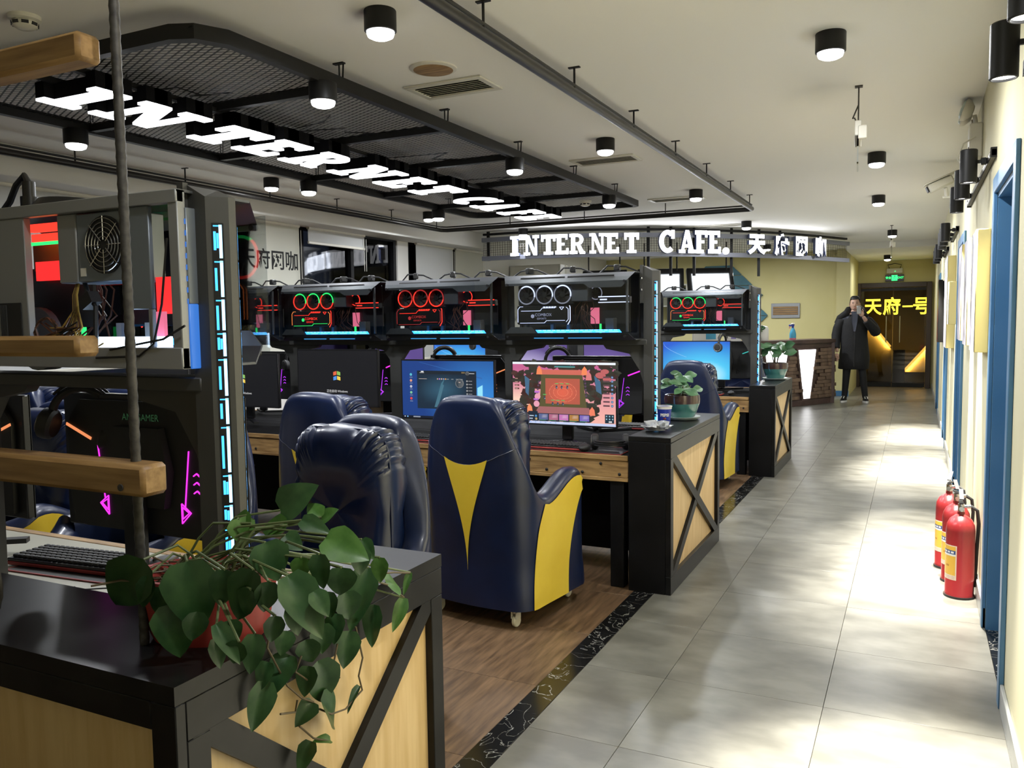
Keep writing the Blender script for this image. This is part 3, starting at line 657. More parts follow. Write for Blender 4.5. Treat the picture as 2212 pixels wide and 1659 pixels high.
# emergency twin lamp
t = thing('emergency_light', 'white twin-head emergency light with dangling cord on cream wall', 'emergency light', (XR,5.72,2.42))
MB().box(-.07,-.10,.0,0,.10,.20,0,.008).build('battery_box', 'white_plastic', t)
for s_ in (-1,1):
    h = MB().lathe([(.004,0),(.03,.004),(.058,.03),(.064,.05),(.064,.056),(.004,.056)], n=22)
    R = Matrix.Rotation(radians(-70 if s_ < 0 else -78),4,'Y'); h.xf(Matrix.Translation((-.05,s_*.06,.27)) @ R); h.build('lamp_head', 'white_plastic', t)
    l = MB().lathe([(.004,.057),(.056,.057),(.045,.068),(.004,.073)], n=22); l.xf(Matrix.Translation((-.05,s_*.06,.27)) @ R); l.build('lens', 'saucer', t)
    MB().cyl((-.035,s_*.06,.19),(-.045,s_*.06,.25),.012,n=10).build('neck', 'white_plastic', t)
MB().tube([(-.04,-.10,.12),(-.10,-.12,.08),(-.13,-.12,.0),(-.10,-.12,-.07),(-.05,-.11,-.05),(-.03,-.10,.02)],.005,8).build('cord', 'white_plastic', t)
MB().cyl((-.0705,-.06,.06),(-.074,-.06,.06),.009,n=10).build('button', 'plastic_black', t)
# bullet camera
t = thing('security_camera', 'white bullet security camera on a bracket by wall top', 'camera', (XR,7.9,2.56))
R = Matrix.Rotation(radians(-24),3,'Y') @ Matrix.Rotation(radians(12),3,'Z')
MB().obox((-.17,-.04,.03),(.20,.075,.07),R,0,.012).obox((-.18,-.04,.072),(.25,.09,.010),R,0,.003).build('body', 'white_plastic', t)
MB().obox((-.265,-.06,-.012),(.012,.05,.05),R,0,.004).build('lens_window', 'plastic_black', t)
MB().cyl((-.13,-.02,.0),(-.12,0,-.07),.014,n=10).tube([(-.15,0,-.075),(0,0,-.075)],.010,8).box(-.01,-.04,-.12,0,.04,-.03).tube([(-.08,-.01,.05),(-.06,.0,.09),(-.04,.0,.02),(0,0,.10)],.012,8).build('bracket', 'white_plastic', t)
# hanging exit signs seen edge-on
for x, y, lab in ((-.31,5.06,'edge-on hanging exit sign on a rod near the first corridor lamps'), (-.33,12.9,'edge-on hanging exit sign on a rod nearest the glass door')):
    t = thing('hanging_exit_sign', lab, 'exit sign', (x,y,2.33), .06, 'exit signs hung edge-on over the corridor'); h = CE-2.33
    MB().cyl((0,0,.22),(0,0,h),.004,n=6).tube([(0,0,h-.1),(-.03,.02,h-.17),(-.02,.0,.27),(0,0,.23)],.004,5).box(-.02,-.02,h-.006,.02,.02,h).build('hanger', 'rust_steel', t)
    MB().box(-.018,-.17,.14,.018,.17,.22,0,.004).box(.0,-.185,.12,.045,-.15,.19,0,.004).build('sign_housing', 'white_plastic', t)
    MB().box(-.004,-.17,0,.004,.17,.14).build('sign_plate', 'acrylic', t)
# exit sign over the end door
t = thing('exit_sign', 'green lit EXIT sign over the glass double door', 'exit sign', (-.42,19.17,2.225))
MB().box(-.175,-.03,0,.175,.0,.14,0,.004).build('housing', 'plastic_black', t)
MB().box(-.055,-.033,.012,.055,-.030,.128).build('running_man_panel', 'exit_green', t)
m_ = MB().sphere((.005,-.035,.107),.010,8,6)
for p0, p1 in (((0,-.035,.095),(-.008,-.035,.06)),((-.008,-.035,.06),(.02,-.035,.045)),((.02,-.035,.045),(.012,-.035,.02)),((-.008,-.035,.06),(-.03,-.035,.035)),((0,-.035,.09),(.028,-.035,.075)),((0,-.035,.09),(-.028,-.035,.07))): m_.bar(p0,p1,.011,.004)
m_.build('running_man', 'black_paint', t)
text('lettering', 'EXIT', .06, 'exit_green', t, (.115,-.032,.072), (pi/2,0,0), 0, .001); text('lettering', '安全', .055, 'exit_green', t, (-.115,-.032,.072), (pi/2,0,0), 0, .001)
MB().box(-.15,-.025,.17,.15,0,.27,0,.004).cyl((-.1,-.01,.14),(-.1,-.01,.17),.006,n=6).cyl((.1,-.01,.14),(.1,-.01,.17),.006,n=6).build('emergency_unit', 'white_plastic', t)
MB().box(.0,-.028,.2,.02,-.025,.215).build('indicator', 'exit_green', t)
MB().tube([(-.1,-.02,.27),(-.13,-.02,.34),(0,-.02,.37),(.13,-.02,.34),(.1,-.02,.27)],.008,6).build('wire', 'rust_steel', t)
# ================================================================== counter
ct = thing('reception_counter', 'curved reception counter clad in stacked slate with glowing tapered panels', 'counter', (-2.2,14.4,0))
CC = [(-4.6,13.1),(-3.7,13.25),(-2.9,13.6),(-2.25,14.1),(-1.72,14.72),(-1.30,15.5)]
def kpt(s):
    n = len(CC)-1; x = s*n; i = min(int(x), n-1); t_ = x-i
    P = [Vector((*CC[max(0,min(n,i+k))],0)) for k in (-1,0,1,2)]
    return .5*((2*P[1])+(P[2]-P[0])*t_+(2*P[0]-5*P[1]+4*P[2]-P[3])*t_**2+(3*P[1]-P[0]-3*P[2]+P[3])*t_**3) - Vector((-2.2,14.4,0))
def kfr(s):
    a, b = kpt(max(0,s-.01)), kpt(min(1,s+.01)); d = (b-a).normalized(); return kpt(s), d, Vector((d.y,-d.x,0))
def kband(s0, s1, z0, z1, a0, a1, mat, nm, n=30):
    V = []
    for i in range(n+1):
        p, d, q = kfr(s0+(s1-s0)*i/n); V += [p+q*a+Vector((0,0,z)) for a, z in ((a0,z0),(a1,z0),(a1,z1),(a0,z1))]
    return MB().add(V, [(4*i+j,4*i+(j+1)%4,4*i+4+(j+1)%4,4*i+4+j) for i in range(n) for j in range(4)] + [(0,1,2,3),(4*n+3,4*n+2,4*n+1,4*n)]).build(nm, mat, ct)
kband(0,1,0,1.06,-.35,0,'counter_wood','body'); kband(0,1,1.06,1.12,-.42,.06,'counter_wood','worktop'); kband(0,1,0,.1,0,.02,'counter_wood','plinth'); kband(0,1,.98,1.06,0,.03,'counter_wood','top_band')
p, d, q = kfr(1); MB().bar(p+q*.02-d*.04, p+q*.02-d*.04+Vector((0,0,1.06)), .08,.08).build('corner_post', 'counter_wood', ct)
PAN = [.50,.66,.825]                                # tapered light panels
for s0 in PAN:
    p, d, q = kfr(s0); f = lambda u, v, w, p=p, d=d, q=q: p+d*u+q*w+Vector((0,0,v))
    MB().prism([(-.09,.12),(.09,.12),(.235,.95),(-.235,.95)], f, -.05, .016).build('light_panel', 'panel_light', ct)
    for pl in ([(-.13,.1),(-.09,.12),(-.235,.95),(-.285,.97)], [(.09,.12),(.13,.1),(.285,.97),(.235,.95)]): MB().prism(pl, f, .0, .024).build('panel_frame', 'counter_wood', ct)
sl = {}
for r in range(14):
    z = .11+r*.0615; s_ = .30+random.random()*.02
    while s_ < .985:
        ln = random.uniform(.03,.06); sm = s_+ln/2
        hw_ = .09+(.145*(z-.12)/.83)+.06
        p, d, q = kfr(min(sm,1))
        if all(abs((p-kfr(c)[0]).dot(kfr(c)[1])) > hw_+.04 for c in PAN):
            L_ = (kpt(min(s_+ln,1))-kpt(s_)).length; key = round(L_,1)
            if key not in sl: sl[key] = MB().box(-L_/2+.002,-.02,0,L_/2-.002,.004,.058,0,.004).mesh('slate_strip', 'slate')
            inst('slate_strip', sl[key], ct, p+q*random.uniform(.006,.02)+Vector((0,0,z)), (0,0,atan2(d.y,d.x)))
        s_ += ln
# things standing on the counter
CX = lambda s, back, z=1.12: kfr(s)[0] + Vector((-2.2,14.4,0)) - kfr(s)[2]*back + Vector((0,0,z))
t = thing('spray_bottle', 'blue and pink trigger spray bottle standing on the counter', 'bottle', CX(.80,.2)); 
MB().lathe([(.004,0),(.05,0),(.055,.01),(.055,.03),(.004,.03)],n=18).build('base_band','pink_plastic',t); MB().lathe([(.004,.03),(.055,.03),(.055,.10),(.04,.16),(.02,.20),(.004,.20)],n=18).build('bottle','cyan_plastic',t); MB().cyl((0,0,.20),(0,0,.23),.018,n=12).obox((-.02,0,.245),(.09,.03,.03),None,0,.006).build('trigger_head','cup_blue',t); MB().obox((-.05,0,.215),(.012,.015,.05),Matrix.Rotation(.4,3,'Y')).build('trigger','pink_plastic',t); MB().obox((.0,0,.27),(.06,.03,.025),None,0,.008).build('cap','white_plastic',t)
t = thing('white_bag_roll', 'white paper roll standing on the counter next to a plant', 'paper roll', CX(.63,.2)); MB().lathe([(.004,0),(.095,0),(.1,.02),(.098,.2),(.08,.235),(.02,.25),(.02,.2),(.004,.2)],n=22).build('roll','paper_white',t); MB().prism([(-.1,.2),(.0,.27),(.06,.2)],lambda u,v,w:(u,w-.09,v),0,.01).build('loose_sheet','paper_white',t)
for k, (s_, bk, sx, sz, lab) in enumerate(((.37,.25,.42,.30,'white paper box with blue print on the counter'), (.49,.25,.26,.22,'white box with purple stripe on the counter'))):
    t = thing('carton', lab, 'box', CX(s_,bk), .3, 'cartons on the counter'); MB().box(-sx/2,-.1,0,sx/2,.1,sz,0,.004).build('carton_body','paper_white',t); MB().box(-.03 if k else 0,-.103,.04,.05 if k else .16,-.1,sz-(.05 if k else .14)).build('printed_patch','led_off_purple' if k else 'cyan_plastic',t)
# wall decoration and panel behind the counter
t = thing('teal_wall_panel', 'teal boarded diamond shaped panels on yellow wall behind counter', 'wall panel', (-3.6,16.99,1.4))
for i in range(6):
    for (c, zc, R_) in ((0,.55,.62),(.62,.15,.35)):
        z0, z1 = -R_+i*R_/3, -R_+(i+1)*R_/3-.012; w0, w1 = (R_-abs(z0))*1.0+.25*(c==0), (R_-abs(z1))*1.0+.25*(c==0)
        MB().prism([(c-w0,zc+z0),(c+w0,zc+z0),(c+w1,zc+z1),(c-w1,zc+z1)], lambda u,v,w:(u,w,v), -.03, 0).build('board','teal_paint',t)
t = thing('metal_wall_plate', 'pale metal wall plate with a brown slatted centre', 'wall plate', (-2.3,16.99,1.49)); MB().box(-.27,-.02,0,.27,0,.29,0,.005).build('plate','case_light',t)
for k in range(4): MB().box(-.235,-.03,.065+k*.042,.235,-.02,.1+k*.042,0,.003).build('slat','beam_wood',t)
t = thing('storage_cabinet', 'cream wall cabinets with small emblems beside the curved sign', 'cabinet', (-5.645,12.4,1.55)); MB().box(-.35,-.15,0,.55,.15,.85,0,.006).build('body','white_plastic',t)
for k in range(2): MB().box(-.33+k*.44,-.165,.02,.09+k*.44,-.15,.83,0,.004).build('door','white_plastic',t); MB().obox((-.12+k*.44,-.167,.55),(.05,.004,.05),Matrix.Rotation(pi/4,3,'Y')).build('emblem','red_plastic',t)
t = thing('pigeonhole_shelf', 'beige open shelf cabinet on yellow wall', 'shelf', (-4.6,16.7,1.75)); MB().box(-.6,-.2,0,-.02,.25,.45,0,.005).box(-.02,-.2,.42,1.0,.25,.45).box(-.02,-.2,0,1.0,.25,.03).box(.45,-.2,.03,.48,.25,.42).box(.97,-.2,.03,1.0,.25,.42).build('carcass','desk_pale',t)
sm = lambda x, a, b: (lambda t: t*t*(3-2*t))(min(1,max(0,(x-a)/(b-a))))
lerp = lambda a, b, t: a+(b-a)*t
# ================================================================== end cabinets
def xface(t, x, y0, y1, h, mt='black_worn', tr=.085, br=.10, st=.055):
    """black framed pale panel with crossed braces on a +X face; local coordinates"""
    MB().box(x-.03,y0+.035,.05,x-.022,y1-.035,h-.05).build('panel','pale_wood',t)
    for nm, a in (('rail',(x-.0308,y0,h-tr,x,y1,h)),('rail',(x-.0308,y0,0,x,y1,br)),('stile',(x-.0308,y0,br,x,y0+st,h-tr)),('stile',(x-.0308,y1-st,br,x,y1,h-tr))): MB().box(*a,0,.002).build(nm,mt,t)
    a, b, c, d = y0+st*.4, y1-st*.4, br*.6, h-tr*.6
    MB().bar((x-.012,a,d),(x-.012,b,c),.022,.055,0,(0,0,1)).build('brace',mt,t); MB().bar((x-.013,a,c),(x-.013,b,d),.0205,.055,0,(0,0,1)).build('brace',mt,t)
def end_cab(y0, y1, label):
    t = thing('end_cabinet', label, 'cabinet', (-1.286,y0,0), 0, 'black end cabinets of the desk rows'); L = y1-y0; h = .865
    MB().box(-.119,0,0,.088,L,h-.03,0,.002).build('body','black_paint',t); MB().box(-.119,0,h-.03,.119,L,h,0,.003).build('top','black_worn',t)
    xface(t, .119, 0, L, h-.031); return t
end_cab(4.325,5.56,'black end cabinet with crossed braces carrying the paper cup'); end_cab(8.0,9.18,'black end cabinet with crossed braces nearest the reception counter')
t = thing('corner_cabinet', 'black L-shaped cabinet with pale wood panels carrying the trailing plant', 'cabinet', (-1.28,1.005,0)); h = .865
MB().box(-.115,.025,0,.088,.915,h-.035).box(-2.2,.02,0,-.115,.31,h-.035).build('body','black_paint',t)
MB().add([(-.118,.0,h-.035),(.12,0,h-.035),(.12,.915,h-.035),(-.118,.915,h-.035),(-.118,.31,h-.035),(-2.2,.31,h-.035),(-2.2,0,h-.035)]+[(-.118,.0,h),(.12,0,h),(.12,.915,h),(-.118,.915,h),(-.118,.31,h),(-2.2,.31,h),(-2.2,0,h)],
    [(0,6,5,4),(0,4,3,2,1),(7,11,12,13),(7,8,9,10,11),(0,1,8,7),(1,2,9,8),(2,3,10,9),(3,4,11,10),(4,5,12,11),(5,6,13,12),(6,0,7,13)]).build('top','black_worn',t)
xface(t, .12, .0245, .915, h-.036, 'black_worn', .075, .1, .055)
MB().box(-2.2,.012,.01,.06,.02,h-.03).build('panel','pale_wood',t)
for nm, a in (('stile',(.058,0,0,.1205,.024,h-.036)),('rail',(-2.2,0,h-.09,.058,.024,h-.036)),('rail',(-2.2,0,0,.058,.024,.09)),('stile',(-1.0,0,.09,-.94,.024,h-.09))): MB().box(*a,0,.002).build(nm,'black_worn',t)
# ================================================================== desks
def desk(x0, x1, y0, y1, facing, label, mat='black_paint'):
    """facing -1: the user sits at the low-Y side"""
    t = thing('computer_desk', label, 'desk', ((x0+x1)/2,(y0+y1)/2,0), 0); a = (x1-x0)/2; b = (y1-y0)/2; e = -b if facing < 0 else b; s = -facing
    MB().box(-a,-b,.72,a,b,.75,0,.004).build('top','desk_black' if mat == 'black_paint' else mat,t)
    MB().box(-a,min(e,e+.03*s),.625,a,max(e,e+.03*s),.72,0,.003).build('front_board','pallet_wood',t)
    MB().box(-a,min(e-.008*s,e+.03*s),.752-.03,a,max(e-.008*s,e+.001*s),.752,0,.003).build('edge_strip','pallet_wood',t); MB().box(-a,min(e-.006*s,e+.03*s),.605,a,max(e-.006*s,e+.03*s),.625,0,.002).build('lower_strip','pallet_wood',t)
    n = int(2*a/.11); st = MB().sphere((0,0,0),(.009,.006,.009),8,6).mesh('stud','iron')
    for i in range(n):
        if i % 4 != 3: inst('stud', st, t, (a-.05-i*.11, e-.003*s, .70 if i % 2 else .645))
    for k in range(4):
        x = a-.07-k*(2*a-.14)/3; MB().box(x-.04,e+.05*s-.04,0,x+.04,e+.05*s+.04,.62,0,.004).build('leg','black_paint',t)
    MB().box(-a,(b-.06 if facing < 0 else -b+.03),.06,a,(b-.03 if facing < 0 else -b+.06),.70).build('modesty_panel','black_paint',t)
    return t
desk(-5.95,-1.41,4.34,4.945,-1,'long desk with studded pallet wood edge under the four lit computers'); desk(-5.95,-1.41,4.95,5.545,1,'long plain-backed desk on the counter side of the four lit computers')
desk(-5.95,-1.41,8.02,8.59,-1,'long desk with studded wooden edge under the computer nearest the counter'); desk(-5.95,-1.41,8.595,9.16,1,'long desk facing the reception counter')
desk(-3.48,-1.405,1.32,1.93,1,'pale topped desk behind the corner cabinet','desk_pale')
# ================================================================== racks
PIL = [(-.05,-.047),(.004,-.047),(.040,-.011),(.040,.011),(.004,.047),(-.05,.047)]      # pillar section, chamfered corners carry light strips
def rack(yr, xs, xe, z0, label, pz=.75):
    t = thing('computer_rack', label, 'rack', (xe,yr,pz), 0)
    MB().box(xs-xe,-.05,1.345-pz,-.03,.05,1.378-pz,0,.003).build('beam','rack_grey',t)
    p = MB(); zt = 1.80-pz
    k = len(PIL); tops = [zt+.025 if x < 0 else (zt-.005 if abs(y) > .02 else zt-.005) for x, y in PIL]
    p.add([(x,y,0) for x,y in PIL]+[(x,y,tp) for (x,y),tp in zip(PIL,tops)], [tuple(reversed(range(k))),tuple(range(k,2*k))]+[(i,(i+1)%k,k+(i+1)%k,k+i) for i in range(k)])
    p.build('pillar','rack_grey',t)
    f = lambda u, v, w: (u, w, v)
    MB().prism([(-.05,1.345-pz),(-.32,1.345-pz),(-.30,1.32-pz),(-.15,1.29-pz),(-.085,1.19-pz),(-.05,1.08-pz)], f, -.02, .02).build('gusset','rack_grey',t)
    MB().box(-.069,-.06,1.60-pz,-.05,-.045,1.83-pz).build('fixing_plate','rack_grey',t)
    for z in (1.75,1.68): MB().sphere((-.06,-.062,z-pz),(.008,.004,.008),10,6).build('bolt','chrome',t)
    for sg_ in (-1,1):                                # circuit-like light strip on the chamfer
        c = Vector((.022,sg_*.029,0)); n_ = Vector((1,sg_,0)).normalized(); r_ = Vector((-sg_*1,1,0)).normalized()*(1)
        b = MB(); g = MB(); z = (.12 if pz > .8 else .16); zl, zh = .10, zt-.065
        g.obox(c+n_*.0005+Vector((0,0,(zl+zh)/2)),(.003,.026,zh-zl),Matrix.Rotation(atan2(n_.y,n_.x),3,'Z')); gro = g.build('light_groove','plastic_black',t)
        def seg(u0,u1,z0_,z1_,tgt): tgt.add([c+n_*.0026+r_*u+Vector((0,0,zz)) for u,zz in ((u0,z0_),(u1,z0_),(u1,z1_),(u0,z1_))],[(0,1,2,3)])
        zc = zl+.004; rr = random.Random(3); wl = MB()
        while zc < zh-.03:
            ln = rr.uniform(.05,.12); ln = min(ln, zh-zc-.004)
            seg(.002,.009,zc,zc+ln,wl); seg(-.010,-.0045,zc+rr.uniform(0,.02),zc+ln*.8,b)
            if rr.random() < .6: seg(-.0035,.001,zc+ln*.3,zc+ln*.75,b)
            seg(-.010,.009,zc+ln-.004,zc+ln-.001,b); zc += ln+.006
        b.build('light_strip','led_blue',t,fix=False)['kind'] = 'stuff'; wl.build('light_strip','led_white',t,fix=False)['kind'] = 'stuff'
    x = xs
    for xj in z0: MB().prism([(-.24,1.345-pz),(.24,1.345-pz),(.22,1.325-pz),(.10,1.305-pz),(.05,1.24-pz),(.042,.0),(-.042,.0),(-.05,1.24-pz),(-.10,1.305-pz),(-.22,1.325-pz)], lambda u,v,w,xj=xj:(u+xj-xe,w,v), -.018,.018).build('t_bracket','rack_grey',t)
    return t
XC = [-1.945-.915*k for k in range(5)]
rack(4.94,-5.2,-1.44,[(XC[k]+XC[k+1])/2 for k in range(3)],'grey steel rack with light-strip pillar carrying four lit computers')
rack(8.59,-5.9,-1.44,[(XC[k]+XC[k+1])/2 for k in range(4)],'grey steel rack with light-strip pillar nearest the reception counter')
rack(1.47,-3.4,-1.475,[-2.42],'grey steel rack with light-strip pillar rising beside trailing plant')
# ================================================================== computer cases
def fan(t, x, z, y, r, mats, blades=7):
    f = MB(); n = 28
    for i in range(n):
        a0, a1 = 2*pi*i/n, 2*pi*(i+1)/n; mi = 0 if sin((a0+a1)/2+.5) > .35 else 1
        V = [(x+q*cos(a), y+w_, z+q*sin(a)) for a in (a0,a1) for q, w_ in ((r*.86,-.003),(r*.93,-.010),(r,-.003))]
        f.add(V, [(0,1,4,3),(1,2,5,4)], mi)
    o = f.build('fan', list(mats), t, fix=False)
    MB().lathe([(.002,-.006),(.016,-.006),(.018,.004),(.002,.004)],n=16).xf(Matrix.Translation((x,y,z)) @ Matrix.Rotation(pi/2,4,'X')).build('hub','plastic_black',o)
    b = MB()
    for k in range(blades):
        a = 2*pi*k/blades; V = []
        for q, da in ((.017,0),(r*.88,.35)):
            for s_, dy in ((-.22,-.004),(.30,.012)): V.append((x+q*cos(a+da+s_),y+dy,z+q*sin(a+da+s_)))
        b.add(V, [(0,1,3,2)])
    b.build('blades','smoke_plastic',o,fix=False); return o
def make_case(label, fm, outline, logo, txt, open_back=False, barmat='led_blue'):
    t = thing('computer_case', label, 'computer case', (0,0,0), 0, 'open frame computer cases on the racks'); W = .437; H = .41; YF, YB = -.155, .125
    tp = MB().add([(-W,YB,H-.006),(W,YB,H-.006),(W,YF+.05,H-.006),(-W,YF+.05,H-.006),(-W,YB,H),(W,YB,H),(W,YF+.05,H),(-W,YF+.05,H)], [(0,3,2,1),(4,5,6,7),(0,1,5,4),(1,2,6,5),(2,3,7,6),(3,0,4,7)])
    f = lambda u, v, w: (u, YF-.004+(.05-(H-v)*.9 if v > H-.055 else .0)+w, v)
    tp.add([(-W,YF+.05,H),(W,YF+.05,H),(W-.035,YF-.012,H-.052),(-W+.035,YF-.012,H-.052)],[(0,1,2,3)]); tp.build('top_plate','case_grey',t)
    MB().prism([(-W+.035,H-.052),(-W+.035,H-.066),(W-.31,H-.066),(W-.27,H-.092),(W-.07,H-.092),(W-.035,H-.06),(W-.035,H-.052)], lambda u,v,w:(u,YF-.012+w,v),0,.004).build('top_lip','case_grey',t)
    for s_ in (-.19,.13): MB().obox((s_+.03,YF+.025,H-.02),(.30,.003,.009),Matrix.Rotation(radians(-39),3,'X')).build('vent_slot','plastic_black',t)
    MB().box(-W,YF+.05,0,W,YB,.006).prism([(-W,.0),(W,.0),(W-.03,.045),(-W+.03,.045)], lambda u,v,w:(u,YF-.012+w+(.045-v)*1.3,v),0,.005).build('bottom_plate','case_grey',t)
    MB().prism([(-W+.03,.045),(-W+.25,.045),(-W+.215,.085),(-W+.07,.085)], lambda u,v,w:(u,YF-.012+w,v),0,.005).build('bottom_lip','case_grey',t)
    if barmat:
        b = MB(); w_ = MB()
        b.prism([(-W+.255,.047),(W-.07,.047),(W-.085,.066),(-W+.24,.066)], lambda u,v,w:(u,YF-.008+w,v),0,.004)
        for k in range(17): u = -W+.26+k*.031; w_.box(u,YF-.0092,.061,u+.022,YF-.0085,.0645); 
        for k in range(6): u = -W+.30+k*.085; w_.box(u,YF-.0092,.050,u+.06,YF-.0085,.0525)
        lb = b.build('light_bar',barmat,t); w_.build('light_pattern','led_white',lb)
        MB().box(-.21,YF-.002,.012,-.01,YF+.0005,.017).box(.02,YF-.002,.012,.24,YF+.0005,.017).build('light_slot','led_dim',t)
    for x, z in ((-W+.05,H-.058),(W-.05,H-.058),(-W+.05,.025),(W-.05,.025)): MB().cyl((x,YF-.02,z),(x,YF-.004,z),.008,n=12).build('thumb_screw','plastic_black',t)
    for x in (-W+.012,W-.052): MB().box(x-.007,YB-.02,.006,x+.007,YB-.004,H-.006).build('frame_post','case_light' if open_back else 'plastic_matte',t)
    MB().box(W-.055,YF+.03,.05,W-.043,YF+.042,H-.04).build('frame_post','case_grey',t)
    g = MB().box(-W+.01,YF-.016,.03,W-.01,YF-.013,H-.03); g.build('glass_panel','glass',t)
    # radiator and fans
    cx = [-W+.155+.123*k for k in range(3)]; zf = H-.125
    MB().box(cx[0]-.065,YF+.065,zf-.062,cx[2]+.065,YF+.09,zf+.062,0,.003).build('radiator','plastic_black',t)
    for x in cx: fan(t, x, zf, YF+.052, .060, fm)
    # graphics card
    gx, gz = -W+.105, .10; gp = MB().box(gx,YF+.01,gz,gx+.365,YF+.05,gz+.118,0,.006).build('graphics_card','plastic_black',t)
    f2 = lambda u, v: (gx+u*.365, YF+.0085, gz+v*.118)
    def line(pts, mt, wd=.0028):
        b = MB()
        for a, c in zip(pts, pts[1:]): b.bar(f2(*a), f2(*c), .002, wd, 0, (0,0,1)) if abs(a[0]-c[0])*3 > abs(a[1]-c[1]) else b.bar(f2(*a), f2(*c), .002, wd, 0, (1,0,0))
        b.build('light_line', mt, gp)
    line([(.02,.12),(.02,.80),(.06,.95),(.12,.95)], outline[0]); line([(.08,.72),(.44,.72),(.48,.86),(.72,.86)], outline[1]); line([(.92,.9),(.96,.8),(.96,.25),(.92,.12)], outline[0]); line([(.98,.97),(.995,.9),(.995,.2),(.95,-.02)], outline[1], .005); line([(.06,.08),(.52,.08),(.56,.2),(.9,.2)], outline[2])
    b = MB(); [b.box(gx+.365*(.5+.05*k),YF+.007,gz+.118*.88,gx+.365*(.54+.05*k),YF+.0085,gz+.118*.94) for k in range(5)]; b.build('light_line',outline[1],gp)
    tri = [(.80,.90),(.88,.90),(.84,.76)]; line(tri+[tri[0]], outline[1])
    b = MB(); hx = [(.30+.035*cos(pi/6+k*pi/3)*1.0,.44+.11*sin(pi/6+k*pi/3)) for k in range(6)]; b.prism(hx, lambda u,v,w:(gx+u*.365,YF+.009-w,gz+v*.118),0,.002); b.build('logo',logo,gp)
    text('lettering','COMBOX',.026,txt,gp,(gx+.365*.50,YF+.0075,gz+.118*.50),(pi/2,0,0)); text('lettering','ESPORTS',.016,txt,gp,(gx+.365*.47,YF+.0075,gz+.118*.30),(pi/2,0,0))
    # right side: power supply, board, memory, drive cage
    if open_back: MB().box(-.02,-.10,H-.165,.15,.0,H-.01,0,.003).build('drive_cage','case_light',t)
    else: MB().box(.02,-.10,H-.17,.13,.06,H-.012,0,.003).build('power_supply','case_grey',t)
    MB().box(-.02,.02,.10,.36,.03,.24).build('motherboard','plastic_black',t)
    b = MB().box(.18,-.06,.225,.385,-.02,.265,0,.003).build('memory_shroud','plastic_black',t)
    MB().box(.185,-.064,.262,.38,-.0605,.268).box(.185,-.064,.228,.38,-.0605,.233).box(.195,-.064,.244,.24,-.0605,.252).build('light_line',outline[1],b)
    MB().box(.11,.0,.10,.165,.012,.20).build('lit_side_window','glow_pink',t)
    fan(t,.155,H-.12,-.02,.042,(fm[1],fm[1]))
    MB().box(.212,-.12,.03,.222,-.11,.10).build('coolant_tube','led_green' if logo != 'led_cold' else 'led_green_dim',t)
    MB().box(.245,-.11,.015,.30,-.05,.135,0,.003).build('drive_bracket','case_grey',t); [MB().box(x_,-.08,.012,x_+.02,-.05,.11).build('card_support','case_light',t) for x_ in (-.13,-.02,-.31)]
    rr = random.Random(len(label)); cb = MB()
    for k in range(9):
        x = .03+rr.random()*.13; cb.tube([(x,-.02,.27),(x+rr.uniform(-.05,.05),-.06,.2),(x+rr.uniform(-.06,.06),-.05,.13),(x+rr.uniform(-.1,.1),-.02,.05)],.0025,5)
    cb.build('cable_bundle','cable_brown',t)
    if not open_back: MB().box(-W,YB-.004,.0,W,YB,H).build('back_panel','plastic_matte',t)
    tc = MB(); 
    for k in range(3):
        x = -.3+.28*k+rr.uniform(-.05,.05); tc.tube([(x-.12,.05,H+.004),(x-.06,.03,H+.03+.02*rr.random()),(x,.04,H+.045),(x+.05,.06,H+.04),(x+.13,.06,H+.006)],.0055,6)
        tc.obox((x,.04,H+.035),(.035,.05,.04),Matrix.Rotation(rr.uniform(-.6,.6),3,'Z'),0,.006)
    if not open_back: tc.build('power_cord','cable_black',t)
    return t
GR = ('led_green','led_red')
def put(o, x, y, z=1.378, rz=0): o.location = (x,y,z); o.rotation_euler = (0,0,rz)
cA = make_case('open frame computer case with cold white fan rings beside rack pillar', ('led_cold','led_ring_dim'), ('led_cold','led_cold','led_cold'), 'led_cold_dim', 'led_cold_dim'); put(cA, XC[0], 4.90)
cB = make_case('open frame computer case with dim red fan rings', ('led_red_dim','led_red'), ('led_red_dim','led_red','led_red_dim'), 'led_red_dim', 'led_red_dim'); put(cB, XC[1], 4.90)
cC = make_case('open frame computer case with green and red fan rings, next to red-ringed one', GR, ('led_orange','led_red','led_green'), 'led_green', 'led_red'); put(cC, XC[2], 4.90)
cD = dup(cC, 'open frame computer case with green and red fan rings, seen behind the grey pillar', (XC[3],4.90,1.378))
dup(cC, 'open frame computer case with green and red fan rings on the rack nearest the counter', (XC[0],8.55,1.378)); dup(cC, 'open frame computer case second along the rack nearest the counter', (XC[1],8.55,1.378))
cF = make_case('open backed computer case with large power supply fan and loose cable bundles', GR, ('led_orange','led_red','led_green'), 'led_green', 'led_red', True); put(cF, -1.945, 1.50, 1.40, pi)
